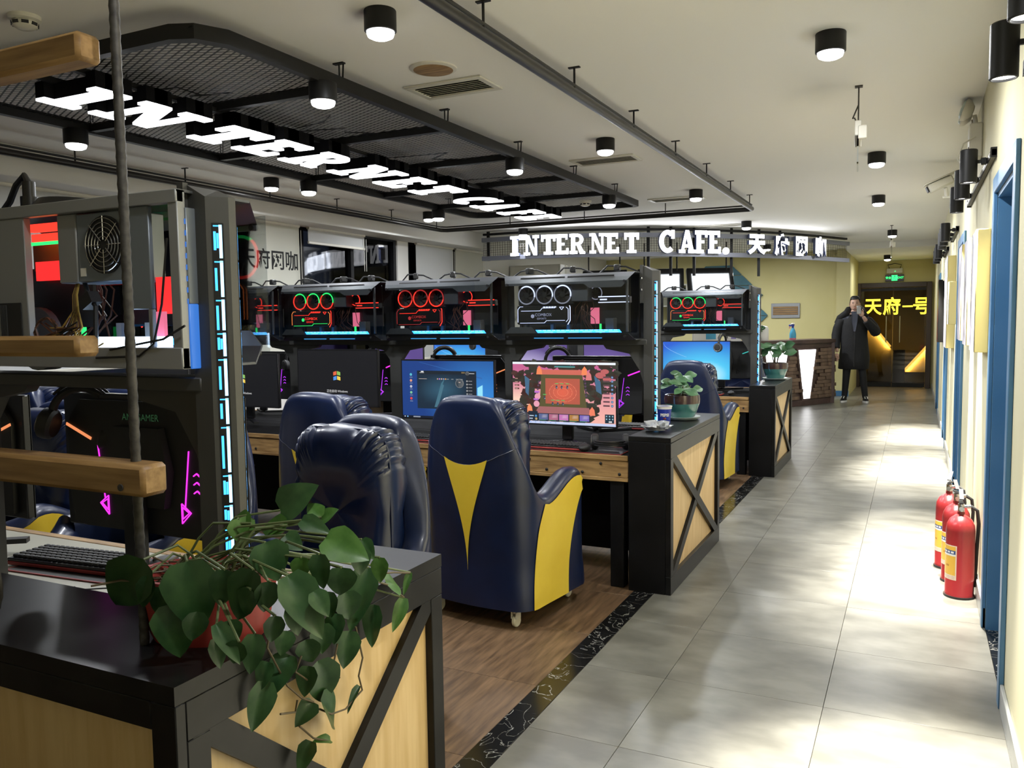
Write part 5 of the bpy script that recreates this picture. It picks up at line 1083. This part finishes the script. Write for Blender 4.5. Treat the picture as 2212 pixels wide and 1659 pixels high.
# ================================================================== armchairs
def mk_chair():
    t = thing('gaming_armchair', 'x', 'chair')
    ZB, ZT = .095, 1.14
    def rim(s):
        if s < .37: return ZT-.016*(s/.37)**3
        if s < .68: return lerp(ZT-.016,.635,sm(s,.36,.69))
        return .635+.10*sm(s,.68,.90)-.06*sm(s,.92,1.0)
    def path(s, z):
        wb = .34-.062*sm(z,.50,1.14)-.02*sm(z,.1,.3)*(1-sm(z,.5,.9)); yb = -.32-.035*(z/1.14)-.02*sm(z,0.3,.1); c = .12
        ws = wb if s < .5 else lerp(wb,.335,sm(s,.5,.7))
        if s < .38: x, y = s/.38*(ws-c), yb+.02*(s/.38)**2
        elif s < .62: a = (s-.38)/.24*pi/2; x, y = ws-c+c*sin(a), yb+.02+c*(1-cos(a))
        else: q = (s-.62)/.38; x, y = ws+.012*q-.05*sm(q,.85,1.0), lerp(yb+.02+c,.30+.03*sm(z,.3,.1),q)
        return Vector((x,y,z))
    def outer(u, z, off=0):
        s = abs(u); p = path(s,z); d = path(min(1,s+.01),z)-path(max(0,s-.01),z); n = Vector((d.y,-d.x,0)).normalized(); p = p+n*off
        if u < 0: p.x, n.x = -p.x, -n.x
        return p, n
    NU = 60; V = []; prof = 0
    for i in range(NU+1):
        u = -1+2*i/NU; h = rim(abs(u)); th = .115 if abs(u) > .62 else .10; loop = []
        for k in range(13): loop.append(outer(u, ZB+(h-.045-ZB)*k/12)[0])
        p0, n0 = outer(u, h-.045)
        for k in range(1,8): a = pi*k/8; loop.append(p0 - n0*(th/2*(1-cos(a))) + Vector((0,0,.045*sin(a))))
        p1 = p0-n0*th
        for k in range(5): q = p1.copy(); q.z = (h-.045)+(.30-(h-.045))*k/4; loop.append(q)
        prof = len(loop); V += loop
    F = [(i*prof+k,(i+1)*prof+k,(i+1)*prof+k+1,i*prof+k+1) for i in range(NU) for k in range(prof-1)] + [tuple(range(prof)), tuple(reversed([NU*prof+k for k in range(prof)]))]
    MB().add(V,F).build('shell','navy_leather',t,50)
    def patch(u0, u1, z0, z1, nm, mat, off=.0035, n=16, m=8):
        g = MB(); g.grid(lambda a, b: outer(lerp(u0(a),u1(a),b), (lambda s: lerp(z0(s),z1(s),a))(lerp(u0(a),u1(a),b)), off)[0], n, m); return g.build(nm,mat,t,fix=True)
    patch(lambda a: -.265*a**2.0-.001, lambda a: .265*a**2.0+.001, lambda u: .27, lambda u: .80+.45*u*u, 'back_inset', 'yellow_leather')
    for s_ in (-1,1):
        patch(lambda a: s_*(lerp(.565,.665,a**1.6)), lambda a: s_*(lerp(.82,.985,a**2.2)), lambda u: ZB, lambda u: rim(abs(u))-.042, 'side_inset', 'yellow_leather', .004, 18, 12)
    MB().tube([outer(-.52+1.04*k/40,.80+.45*(-.52+1.04*k/40)**2*.8,.001)[0] for k in range(41)],.0012,5).build('seam','navy_leather',t)
    # seat base and cushions
    MB().box(-.25,-.26,.11,.25,.30,.30,0,.02).build('seat_base','navy_leather',t)
    def pillow(c, r, e, mt, nm, wr=0, crease=None, seed=0):
        g = MB(); sg_ = lambda v: (1 if v >= 0 else -1)
        def fn(a, b):
            th, ph = 2*pi*a, -pi/2+pi*b; x = sg_(cos(th))*abs(cos(th))**e*abs(cos(ph))**e; z = sg_(sin(th))*abs(sin(th))**e*abs(cos(ph))**e; y = sg_(sin(ph))*abs(sin(ph))**.8
            edge = max(abs(x),abs(z)); w_ = wr*sm(edge,.62,.97)*(sin(th*31+seed+2.5*sin(th*7))+.6*sin(th*53+1+seed))*(1-.5*abs(sin(ph)))
            f = 1.0
            if crease is not None: f = 1-.55*math.exp(-((z-crease)/.07)**2)
            return (c[0]+r[0]*x*(1+w_*.15), c[1]+r[1]*y*f*(1+w_*1.3), c[2]+r[2]*z*(1+w_*.12))
        g.grid(fn, 150, 26, 0, True, False); return g.build(nm,mt,t,60)
    pillow((0,-.150,.785),(.235,.105,.325),.34,'navy_cushion','back_cushion',.10,-.06)
    pillow((0,.04,.36),(.222,.30,.10),.35,'navy_cushion','seat_cushion',.06) 
    MB().tube([(.235*q*.985,-.115,.785+.325*p*.98) for q, p in [((1 if cos(a) >= 0 else -1)*abs(cos(a))**.34,(1 if sin(a) >= 0 else -1)*abs(sin(a))**.34) for a in [2*pi*k/60 for k in range(60)]]],.004,5,0,True).build('cushion_piping','navy_leather',t)
    for x in (-.235,.235):
        for y in (-.27,.25):
            f = MB().cyl((x,y,.095),(x,y,.07),.010,n=8).box(x-.016,y-.012,.045,x-.011,y+.03,.078).box(x+.011,y-.012,.045,x+.016,y+.03,.078).build('caster_fork','white_plastic',t)
            MB().lathe([(.006,-.011),(.026,-.011),(.031,-.006),(.031,.006),(.026,.011),(.006,.011)],n=20).xf(Matrix.Translation((x,y+.012,.0315)) @ Matrix.Rotation(pi/2,4,'Y')).build('caster_wheel','caster_white',f)
    return t
ch = mk_chair(); ch['group'] = 'navy and yellow armchairs at the desks'
ch.location = (-1.94,3.86,0); ch.rotation_euler = (0,0,radians(-7)); ch['label'] = 'navy leather armchair with yellow insets in front of the game monitor'
for lab, x, y, r in (('navy armchair with wrinkled cushion facing the pale desk beside corner cabinet',-1.97,2.42,pi-.10), ('navy armchair with yellow inset in front of the starting-up monitor',-2.86,3.78,-.05),
  ('navy armchair at the pale desk behind the large monitor back',-2.84,2.42,pi), ('navy armchair with wrinkled cushion at the window end of pale desk',-3.74,2.42,pi+.12), ('navy armchair third along the middle desk',-4.28,3.72,.1), ('navy armchair nearest the windows at the middle desk',-5.2,3.72,-.1),
  ('navy armchair with yellow side in front of bright blue wallpaper monitor',-1.80,7.52,-.06), ('navy armchair in front of the purple wallpaper monitor',-2.8,7.5,.05), ('navy armchair facing the counter side desk',-1.78,9.62,pi+.1), ('navy armchair with cushion facing the backs, behind the starting-up monitor',-3.3,6.05,pi), ('navy armchair facing away behind blue desktop monitor',-2.55,6.1,pi-.1)):
    o = dup(ch, lab, (x,y,0), r)
t = ch
# ================================================================== plants
def leaf_mesh(name, mat, wide=.42, cup=.10, droop=.18, heart=True):
    g = MB(); nu, nv = 6, 10
    def fn(a, b):
        u = a*2-1; t_ = b
        if heart: wd = wide*1.04*(min(1,t_/.30))**.55*max(0,1-max(0,(t_-.28)/.72)**1.7)**.9; back = -.16*abs(u)**2*(1-t_)**3*min(1,t_*8)
        else: wd = wide*(sin(pi*t_**1.35)**.9 if 0 < t_ < 1 else 0); back = 0
        x = u*wd; return (x, t_+back, -droop*t_*t_ + cup*abs(x)/wide*(1-.5*t_)+.015*sin(t_*9)*u)
    g.grid(fn, nu, nv); return g.mesh(name, mat, 80, False)
LM = {k: leaf_mesh('leaf', m, *a) for k, m, a in (('d','leaf',(.46,.12,.20)),('y','leaf_young',(.44,.10,.16)),('n','leaf',(.34,.14,.25)),('s','leaf_small',(.30,.08,.22,False)))}
def place_leaf(parent, org, base, tip, width, kind, roll=0.0):
    d = tip-base; L_ = d.length; d = d/L_; view = (CAMP-base).normalized(); n = view+Vector((0,0,.55)); n = (n-d*n.dot(d)).normalized(); x = d.cross(n).normalized()
    n = (n*cos(roll)+x*sin(roll)); x = d.cross(n)
    sx = width/(2*{'d':.46,'y':.44,'n':.34,'s':.30}[kind])
    m = Matrix(((x.x*sx,d.x*L_,n.x*L_,0),(x.y*sx,d.y*L_,n.y*L_,0),(x.z*sx,d.z*L_,n.z*L_,0),(0,0,0,1)))
    o = bpy.data.objects.new('leaf', LM[kind]); COL.objects.link(o); o.parent = parent; o.matrix_basis = Matrix.Translation(base-org) @ m; return o
PO = Vector((-1.30,1.225,.865))
pt = thing('potted_pothos', 'trailing green pothos in a red planter on the corner cabinet', 'plant', PO)
def oval(prof, rx, ry, n=30):
    b = MB(); V = []
    for r, z in prof: V += [(r*rx*cos(2*pi*j/n), r*ry*sin(2*pi*j/n), z) for j in range(n)]
    k = len(prof); F = [(i*n+j,i*n+(j+1)%n,(i+1)*n+(j+1)%n,(i+1)*n+j) for i in range(k-1) for j in range(n)] + [tuple(reversed(range(n))),tuple((k-1)*n+j for j in range(n))]; return b.add(V,F)
RZ = Matrix.Rotation(radians(28),4,'Z')
oval([(.0,.0),(.80,0),(.86,.02),(1.0,.115),(1.06,.12),(1.06,.135),(.97,.135),(.93,.10),(.0,.10)],.140,.098).xf(RZ).build('planter','red_plastic',pt)
oval([(.0,.09),(.92,.10),(.0,.115)],.140,.098).xf(RZ).build('soil','soil',pt)
lx = lambda c: (c[0]/2.304, 1000+c[1]/2.304)
def wpt(c, pl): q = lx(c); return at(q[0], q[1], 0 if pl[0] == 'x' else 1, pl[1])
Y_ = lambda v: ('y',v)
XF = ('x',-1.135)
LV = [((715,480),(525,755),170,Y_(1.075),'d'),((930,490),(985,860),235,Y_(1.08),'d'),((860,700),(890,990),190,Y_(1.07),'d'),((1120,530),(1090,735),110,Y_(1.10),'d'),((1260,530),(1150,815),140,Y_(1.10),'d'),((1320,395),(1385,590),170,Y_(1.17),'d'),
 ((1185,275),(1225,405),130,Y_(1.25),'y'),((1395,235),(1552,112),125,Y_(1.30),'d'),((1600,270),(1527,198),75,Y_(1.32),'y'),((1600,285),(1672,225),62,Y_(1.32),'y'),((1430,310),(1283,330),78,Y_(1.28),'y'),((1500,285),(1640,345),70,Y_(1.28),'d'),((1250,300),(1115,315),90,Y_(1.26),'y'),
 ((1620,375),(1825,470),140,Y_(1.25),'y'),((1590,452),(1600,640),95,Y_(1.17),'d'),((1430,560),(1615,865),175,Y_(1.13),'d'),((1720,640),(1745,795),112,XF,'d'),((1835,520),(1735,835),135,XF,'d'),((1890,470),(1890,605),75,Y_(1.32),'y'),((1862,705),(1840,928),92,XF,'d'),
 ((1925,605),(1997,600),70,XF,'y'),((2042,545),(2005,655),34,XF,'y'),((2010,670),(1958,842),64,XF,'y'),((1740,835),(1715,1035),112,XF,'d'),((1600,800),(1610,965),105,XF,'d'),((1440,955),(1330,1155),140,XF,'d'),((1580,985),(1650,1220),132,XF,'d'),((1535,1010),(1510,1172),98,XF,'d'),
 ((1320,1085),(1262,1352),132,XF,'d'),((1595,1180),(1712,1305),100,XF,'d'),((1560,1190),(1475,1300),90,XF,'n'),((1550,1385),(1480,1545),95,XF,'d'),((1645,1380),(1570,1372),30,XF,'y'),((1075,800),(1195,998),82,Y_(1.06),'d'),((1070,870),(1105,1030),82,Y_(1.06),'d'),((740,560),(700,742),72,Y_(1.08),'d'),
 ((1270,850),(1240,1062),112,XF,'d'),((1700,520),(1690,672),132,Y_(1.2),'d'),((1450,700),(1500,860),110,Y_(1.12),'n'),((1520,880),(1560,1010),90,XF,'d'),((1370,760),(1350,910),85,Y_(1.10),'d'),((1640,640),(1640,780),80,XF,'d'),((1150,780),(1170,900),90,Y_(1.09),'d'),((1480,600),(1520,720),90,Y_(1.15),'n'),
 ((1650,360),(1810,500),110,Y_(1.27),'y'),((1800,380),(1860,480),70,Y_(1.3),'d'),((1790,1110),(1720,1230),36,XF,'n'),((1560,640),(1640,760),90,Y_(1.14),'d'),((1050,560),(1040,700),80,Y_(1.11),'n'),((980,740),(955,905),100,Y_(1.075),'d'),((1250,630),(1200,770),95,Y_(1.10),'d'),((1335,590),(1315,760),100,Y_(1.11),'d'),((810,620),(765,770),80,Y_(1.11),'d'),((1425,835),(1400,965),95,XF,'d'),((1190,890),(1150,1015),90,Y_(1.07),'d'),((1680,750),(1650,905),100,XF,'d'),((1790,430),(1800,565),90,Y_(1.27),'d'),((1335,990),(1285,1130),95,XF,'d'),((1500,470),(1490,590),85,Y_(1.19),'y'),((1420,360),(1500,430),80,Y_(1.24),'d')]
for k, (b_, t_, w_, pl, kind) in enumerate(LV):
    P0, P1 = wpt(b_,pl), wpt(t_,pl); sc_ = (P1-P0).length/max(1e-6,hypot(t_[0]-b_[0],t_[1]-b_[1])); place_leaf(pt, PO, P0, P1, w_*sc_*1.14, kind, random.uniform(-.35,.35))
stm = lambda pts, r=.0026, m='stem_green': MB().tube([Vector(p)-PO for p in pts], r, 6).build('stem', m, pt)
top = PO+Vector((0,0,.12))
for k, (b_, t_, w_, pl, kind) in enumerate(LV):
    if k % 2 == 0 or b_[1] < 620:
        q = wpt(b_,pl); s0 = top+Vector((random.uniform(-.11,.11),random.uniform(-.06,.06),0)); mid = (s0+q)/2+Vector((0,0,.035+.02*random.random()))
        if b_[1] < 900: stm([s0, lerp(s0,mid,.6)+Vector((0,0,.012)), mid, q])
for vine in ([(1340,860),(1330,920),(1430,1110),(1500,1170),(1560,1190)],[(1480,1180),(1470,1240),(1395,1250)],[(1770,815),(1805,970),(1785,1060),(1803,1130),(1720,1225),(1650,1250),(1590,1225)],[(1680,900),(1660,1000),(1690,1070)],[(1500,960),(1470,1040),(1560,1100)],[(1490,1310),(1560,1370),(1640,1385)],[(1860,555),(1960,545),(2042,548)],[(1870,590),(1925,605),(2010,668)]): stm([wpt(c,XF) for c in vine], .0022, 'stem_brown')
rt = MB()
for k in range(46):                                   # woody tangle on top of the soil
    a = random.uniform(0,2*pi); p = Vector((random.uniform(-.13,.13),random.uniform(-.07,.07),.115)); P = [p]
    for q in range(4): p = p+Vector((random.uniform(-.045,.045),random.uniform(-.03,.03),random.uniform(-.012,.02))); P.append(p)
    rt.tube(P, .0022, 5)
rt.xf(RZ); rt.build('root_tangle','stem_brown',pt)['kind'] = 'stuff'
LM2 = leaf_mesh('leaf','leaf_small',.30,.08,.22,False)
def small_plant(loc, label, rpot, n, hgt, seed, pot=('glaze_green','glaze_brown'), saucer=True):
    rr = random.Random(seed); t = thing('potted_plant', label, 'plant', loc); r = rpot; z0 = .018 if saucer else 0
    if saucer: MB().lathe([(.004,0),(r*.78,0),(r*.98,.014),(r*1.02,.022),(r*.94,.022),(r*.7,.010),(.004,.010)],n=28).build('saucer','saucer',t)
    hb = r*1.25
    MB().lathe([(.004,z0),(r*.68,z0),(r*.74,z0+.01),(r*.98,z0+hb*.62),(.9*r,z0+hb*.62),(.004,z0+hb*.6)],n=30).build('pot',pot[0],t); MB().lathe([(.92*r,z0+hb*.60),(r*.98,z0+hb*.62),(r*1.0,z0+hb*.8),(r*.97,z0+hb),(r*.88,z0+hb),(r*.86,z0+hb*.75)],n=30).build('pot_rim',pot[1],t)
    MB().lathe([(.004,z0+hb*.86),(r*.88,z0+hb*.86),(.004,z0+hb*.9)],n=20).build('soil','soil',t); zt = z0+hb*.88; o_ = Vector(loc)
    for k in range(5):
        a = 2*pi*k/5+rr.random(); e = Vector((cos(a)*r*rr.uniform(.3,.75),sin(a)*r*rr.uniform(.3,.75),zt+hgt*rr.uniform(.35,.75))); MB().tube([(cos(a)*.012,sin(a)*.012,zt-.01),(e.x*.4,e.y*.4,zt+(e.z-zt)*.5),e],[.006,.005,.0035],6).build('stem','stem_brown',t)
        for j in range(n//5):
            b = 2*pi*j/(n/5)+rr.random(); L_ = hgt*rr.uniform(.38,.6); dv = Vector((cos(b),sin(b),rr.uniform(-.35,.45))).normalized(); base = o_+e+Vector((0,0,rr.uniform(-.05,.01))); place_leaf(t, o_, base, base+dv*L_, L_*.52, 's', rr.uniform(-.3,.3))
    return t
small_plant((-1.322,5.17,.865),'leafy green plant in glazed teal pot beside the blue paper cup',.112,30,.19,2); small_plant((-1.285,8.80,.865),'leafy plant in glazed teal pot on the cabinet nearest the counter',.125,30,.28,5)
q = CX(.585,.10); small_plant((q.x,q.y,1.12),'small bushy plant in pale pot on the reception counter',.07,20,.22,9,('saucer','saucer'),False)
# ================================================================== cup and bag
t = thing('paper_cup', 'blue paper soda cup on the end cabinet beside plant', 'cup', (-1.352,4.86,.865))
MB().lathe([(.004,0),(.034,0),(.045,.112),(.042,.112),(.032,.006),(.004,.006)],n=28).build('cup_wall','cup_blue',t); MB().tube([(.045*cos(2*pi*k/28),.045*sin(2*pi*k/28),.113) for k in range(28)],.003,6,0,True).build('rolled_rim','paper_white',t); MB().lathe([(.0445,.098),(.0456,.112),(.045,.112),(.044,.098)],n=28).build('white_band','paper_white',t)
me = text_mesh('PEPSI',.024,0,.0012); me.materials.append(MATS['paper_white'])
for v in me.vertices: a = v.co.x/.0405-pi/2+.35; zz = v.co.y+.062; r_ = .0343+.011*zz/.112+.0008; v.co = (r_*cos(a),r_*sin(a),zz)
inst('lettering',me,t)
sw = MB()
for mt, z0, c in ((0,.040,0),):
    for i in range(8):
        a0, a1 = [-pi/2+.05+.6*(i+q)/8 for q in (0,1)]; rr_ = .0343+.011*.045/.112+.0008; hgt_ = lambda a: .008*sin((a+pi/2-.05)/.6*pi)
        sw.add([(rr_*cos(a),rr_*sin(a),.040+s_*hgt_(a)) for a, s_ in ((a0,-.4),(a1,-.4),(a1,1),(a0,1))],[(0,1,2,3)])
sw.build('red_swoosh','red_paint',t,fix=False)
t = thing('plastic_bag', 'crumpled clear plastic bag on the end cabinet in front of cup', 'bag', (-1.315,4.56,.865)); b = MB(); rr = random.Random(8)
nz = [[rr.uniform(.55,1.15) for _ in range(24)] for _ in range(9)]
b.grid(lambda a, v: ((lambda i, j: ((.088*cos(2*pi*a)*sin(pi*min(.99,max(.01,v)))**.8*nz[j][i], .075*sin(2*pi*a)*sin(pi*min(.99,max(.01,v)))**.8*nz[j][i], .003+.028*(1-cos(pi*v))*nz[j][i])))(int(round(a*24))%24, int(round(v*8)))), 24, 8, 0, True); b.build('film','poly_bag',t,25)
# ================================================================== rebar and timber divider
t = thing('rebar_divider', 'rebar rods with timber beams rising from the corner cabinet', 'divider', (-1.6,1.12,.865)); o_ = Vector((-1.6,1.12,.865))
def rebar(x, y, z1, bend=False):
    n = 150; P, Rr = [], []
    for i in range(n):
        z = z1*i/(n-1); P.append((x+(.02*sin(min(1,z/.12)*pi)-.012 if bend and z < .12 else 0), y, z)); Rr.append(.0088+(.0012 if i % 2 else 0))
    MB().tube(P,Rr,10).build('rebar_rod','rust_steel',t)
rebar(.222,.008,CE-.865); rebar(-.235,.0,CE-.865,True)
def beam(x1, z, hh, dd, nm='timber_beam'):
    MB().box(-.95,-dd/2,z-hh/2,x1,dd/2,z+hh/2,0,.008).build(nm,'beam_wood',t)
beam(.285,1.204-.865,.062,.062); beam(.113,1.462-.865,.042,.055); beam(.16,2.036-.865,.055,.055)
MB().cyl((.225,-.0315,1.19-.865),(.225,-.034,1.19-.865),.007,n=12).build('bolt_head','rust_steel',t)
# ================================================================== person
def skin_mesh(verts, edges, radii, root=0, sub=2):
    me = bpy.data.meshes.new('skin'); me.from_pydata(verts, edges, []); bm = bmesh.new(); bm.from_mesh(me); ly = bm.verts.layers.skin.verify(); bm.verts.ensure_lookup_table()
    for i, v in enumerate(bm.verts):
        r_ = radii[i]; v[ly].radius = r_ if hasattr(r_,'__len__') else (r_, r_)
        v[ly].use_root = (i == root)
    bm.to_mesh(me); bm.free(); o = bpy.data.objects.new('skin', me); COL.objects.link(o); o.modifiers.new('s','SKIN').use_smooth_shade = True; m = o.modifiers.new('d','SUBSURF'); m.levels = m.render_levels = sub
    r_ = bpy.data.meshes.new_from_object(o.evaluated_get(bpy.context.evaluated_depsgraph_get())); bpy.data.objects.remove(o); return r_
pe = thing('person', 'person in long black hooded parka holding a phone to their face', 'person', (-.965,15.70,0), radians(4)); K = 1.02
V = [(0,0,.96),(0,0,1.12),(0,.01,1.32),(0,.01,1.47),(0,-.005,1.56),(0,-.01,1.62),
     (-.09,0,.92),(-.115,-.03,.50),(-.14,.0,.12),(-.15,-.03,.05),(.09,0,.92),(.14,-.03,.50),(.185,.0,.12),(.19,-.03,.05),
     (-.18,.01,1.45),(-.27,.02,1.18),(-.275,-.05,.93),(.18,.01,1.45),(.30,-.08,1.22),(.155,-.26,1.43),(.13,-.285,1.48),(-.272,-.07,.86)]
E_ = [(0,1),(1,2),(2,3),(3,4),(4,5),(0,6),(6,7),(7,8),(8,9),(0,10),(10,11),(11,12),(12,13),(3,14),(14,15),(15,16),(3,17),(17,18),(18,19),(19,20),(16,21)]
Rd = [(.15,.11),(.14,.10),(.16,.11),(.13,.09),.058,.06,.095,.068,.052,.05,.095,.068,.052,.05,.06,.048,.032,.06,.048,.032,.03,.03]
me = skin_mesh(V,E_,Rd); body = MB(); body.v = [tuple(v.co) for v in me.vertices]; body.f = [tuple(p.vertices) for p in me.polygons]
def bm_idx(c): return 0 if c.z > 1.50 or (c.z < .95 and c.x < -.22 and c.z > .8) or (c.x > .05 and c.y < -.22 and c.z > 1.36) else (2 if c.z > 1.0 else 1)
body.m = [bm_idx(p.center) for p in me.polygons]; body.c = [None]*len(body.f)
body.sphere((0,-.02,1.685),(.079,.098,.118),20,16,0); body.sphere((0,-.055,1.625),(.052,.05,.05),14,10,0); body.sphere((0,-.118,1.665),(.014,.020,.022),10,8,0)       # head, jaw, nose
for s_ in (-1,1): body.sphere((s_*.080,.0,1.675),(.012,.022,.034),10,8,0)
def hand(c, dirs, up):                                # palm and five bent fingers
    c = Vector(c); body.sphere(c,(.040,.022,.045),12,8,0)
    for k, (a, b_) in enumerate(dirs): p1 = c+Vector(a); body.tube([c+(p1-c)*.4, p1, p1+Vector(b_)],[.0105,.0095,.0075],8,0)
hand((.105,-.305,1.515),[((-.005,-.02,.05),(-.035,.0,.025)),((-.02,-.024,.045),(-.04,.0,.012)),((-.03,-.026,.028),(-.04,.0,.0)),((-.035,-.024,.010),(-.035,.0,-.006)),((.025,-.005,.045),(-.015,-.01,.04))],0)
hand((-.275,-.085,.80),[((-.018,-.01,-.055),(.004,-.012,-.03)),((-.004,-.012,-.062),(.004,-.012,-.034)),((.010,-.01,-.058),(.003,-.012,-.03)),((.022,-.008,-.048),(.002,-.010,-.026)),((.03,-.025,-.02),(.004,-.012,-.03))],0)
bo = body.build('body',['skin','cloth_trousers','cloth_shirt'],pe,60); bo.scale = (K,K,K)
def pp(mb, nm, mt): o = mb.build(nm, mt, pe, 60); o.scale = (K,K,K); return o
pp(MB().grid(lambda a, b: ((.086+.004*sin(a*40))*cos(2*pi*a)*cos(b*pi/2), -.005+.106*sin(2*pi*a)*cos(b*pi/2), 1.70+.03*(1 if sin(2*pi*a) > -.3 else .0)*(-1)*(1-b)+.118*sin(b*pi/2)+(.068*(1-b) if sin(2*pi*a) < -.35 else 0)),28,8,0,True), 'hair', 'hair')
for s_ in (-1,1): pp(MB().sphere((s_*.03,-.108,1.695),(.012,.006,.006),8,6), 'eye', 'hair'); pp(MB().bar((s_*.014,-.110,1.716),(s_*.046,-.105,1.716),.005,.006), 'eyebrow', 'hair')
pp(MB().bar((-.02,-.107,1.617),(.02,-.107,1.617),.006,.006), 'mouth', 'red_plastic')
pk = MB(); RG = [(.57,.225,.165),(.58,.245,.18),(.75,.245,.175),(.95,.228,.162),(1.15,.218,.152),(1.32,.225,.15),(1.41,.205,.135),(1.47,.15,.11),(1.52,.10,.09),(1.55,.085,.085)]
pk.grid(lambda a, v: (lambda q: ((q[1]+.006*sin(q[0]*70))*cos(2*pi*a)*(1+.03*sin(6*pi*a+q[0]*9)), .015+q[2]*sin(2*pi*a), q[0]))(RG[int(round(v*9))]), 32, 9, 0, True)
for P, R_ in (([(-.15,.02,1.43),(-.215,.02,1.39),(-.262,.02,1.27),(-.287,.02,1.15),(-.292,-.02,1.04),(-.285,-.055,.93)],[.06,.085,.085,.082,.074,.062]), ([(.15,.02,1.43),(.215,.015,1.39),(.285,-.02,1.30),(.33,-.065,1.21),(.30,-.14,1.25),(.235,-.20,1.33),(.18,-.245,1.40)],[.06,.085,.088,.088,.08,.07,.058])): pk.tube(P, R_, 14)
pp(pk, 'parka', 'cloth_black')
pp(MB().prism([(-.05,1.56),(.05,1.56),(.045,1.40),(.015,1.22),(-.015,1.22),(-.045,1.40)], lambda u,v,w:(u,-.150-.03*(1.56-v)+w+.09*max(0,v-1.44)/.12,v),0,.012), 'shirt_front', 'cloth_shirt')
hd_ = MB()                                            # hood lying on the shoulders
hd_.tube([(-.30,.03,1.36),(-.24,.02,1.45),(-.13,-.05,1.53),(-.10,.06,1.58),(0,.11,1.58),(.10,.06,1.58),(.13,-.05,1.53),(.20,-.02,1.47)],[.03,.055,.06,.065,.075,.065,.055,.03],12)
pp(hd_, 'hood', 'cloth_black'); pp(MB().bar((0,-.165,.62),(0,-.150,1.22),.012,.006), 'zip', 'plastic_black')
for x, a in ((-.155,-.25),(.195,.12)):
    R = Matrix.Translation((x,-.07,0)) @ Matrix.Rotation(a,4,'Z'); s_ = MB(); s_.grid(lambda u, v: (.048*cos(2*pi*u)*(1-.25*abs(sin(2*pi*u)))*(1-.35*v), .14*sin(2*pi*u)*(1-.30*v)+.03*v, .035+.075*v+(.02*v if sin(2*pi*u) > .3 else 0)),20,5,0,True).add([(0,.02,.115)],[]); s_.xf(R)
    o = pp(s_,'shoe','cloth_black'); so = MB(); so.grid(lambda u, v: (.054*cos(2*pi*u)*(1-.2*abs(sin(2*pi*u))), .148*sin(2*pi*u), .002+.035*v),20,1,0,True); so.xf(R); q = so.build('sole','paper_white',o); q2 = MB(); q2.obox((.0,-.06,.09),(.05,.06,.012),Matrix.Rotation(.5,3,'X')).xf(R); q2.build('lace','paper_white',o)
c_ = Matrix.Rotation(radians(4),3,'Z') @ (Vector((.062,-.345,1.585))*K) + Vector((-.965,15.70,0))
t = thing('smartphone', 'dark grey smartphone held up before the face', 'phone', c_, radians(4)); MB().box(-.036,-.004,-.072,.036,.004,.072,0,.003).build('body','chrome_dim',t); MB().box(-.033,.004,-.068,.033,.0046,.068).build('screen','screen_off',t); MB().cyl((.018,-.004,.052),(.018,-.0055,.052),.008,n=12).build('lens','plastic_black',t)
for m in bpy.data.materials:                          # light comes from the lamps; small glowing parts need no sampling of their own
    try: m.cycles.emission_sampling = 'FRONT' if m.name in ('panel_light','menu_white','floor_light') else 'NONE'
    except Exception: pass
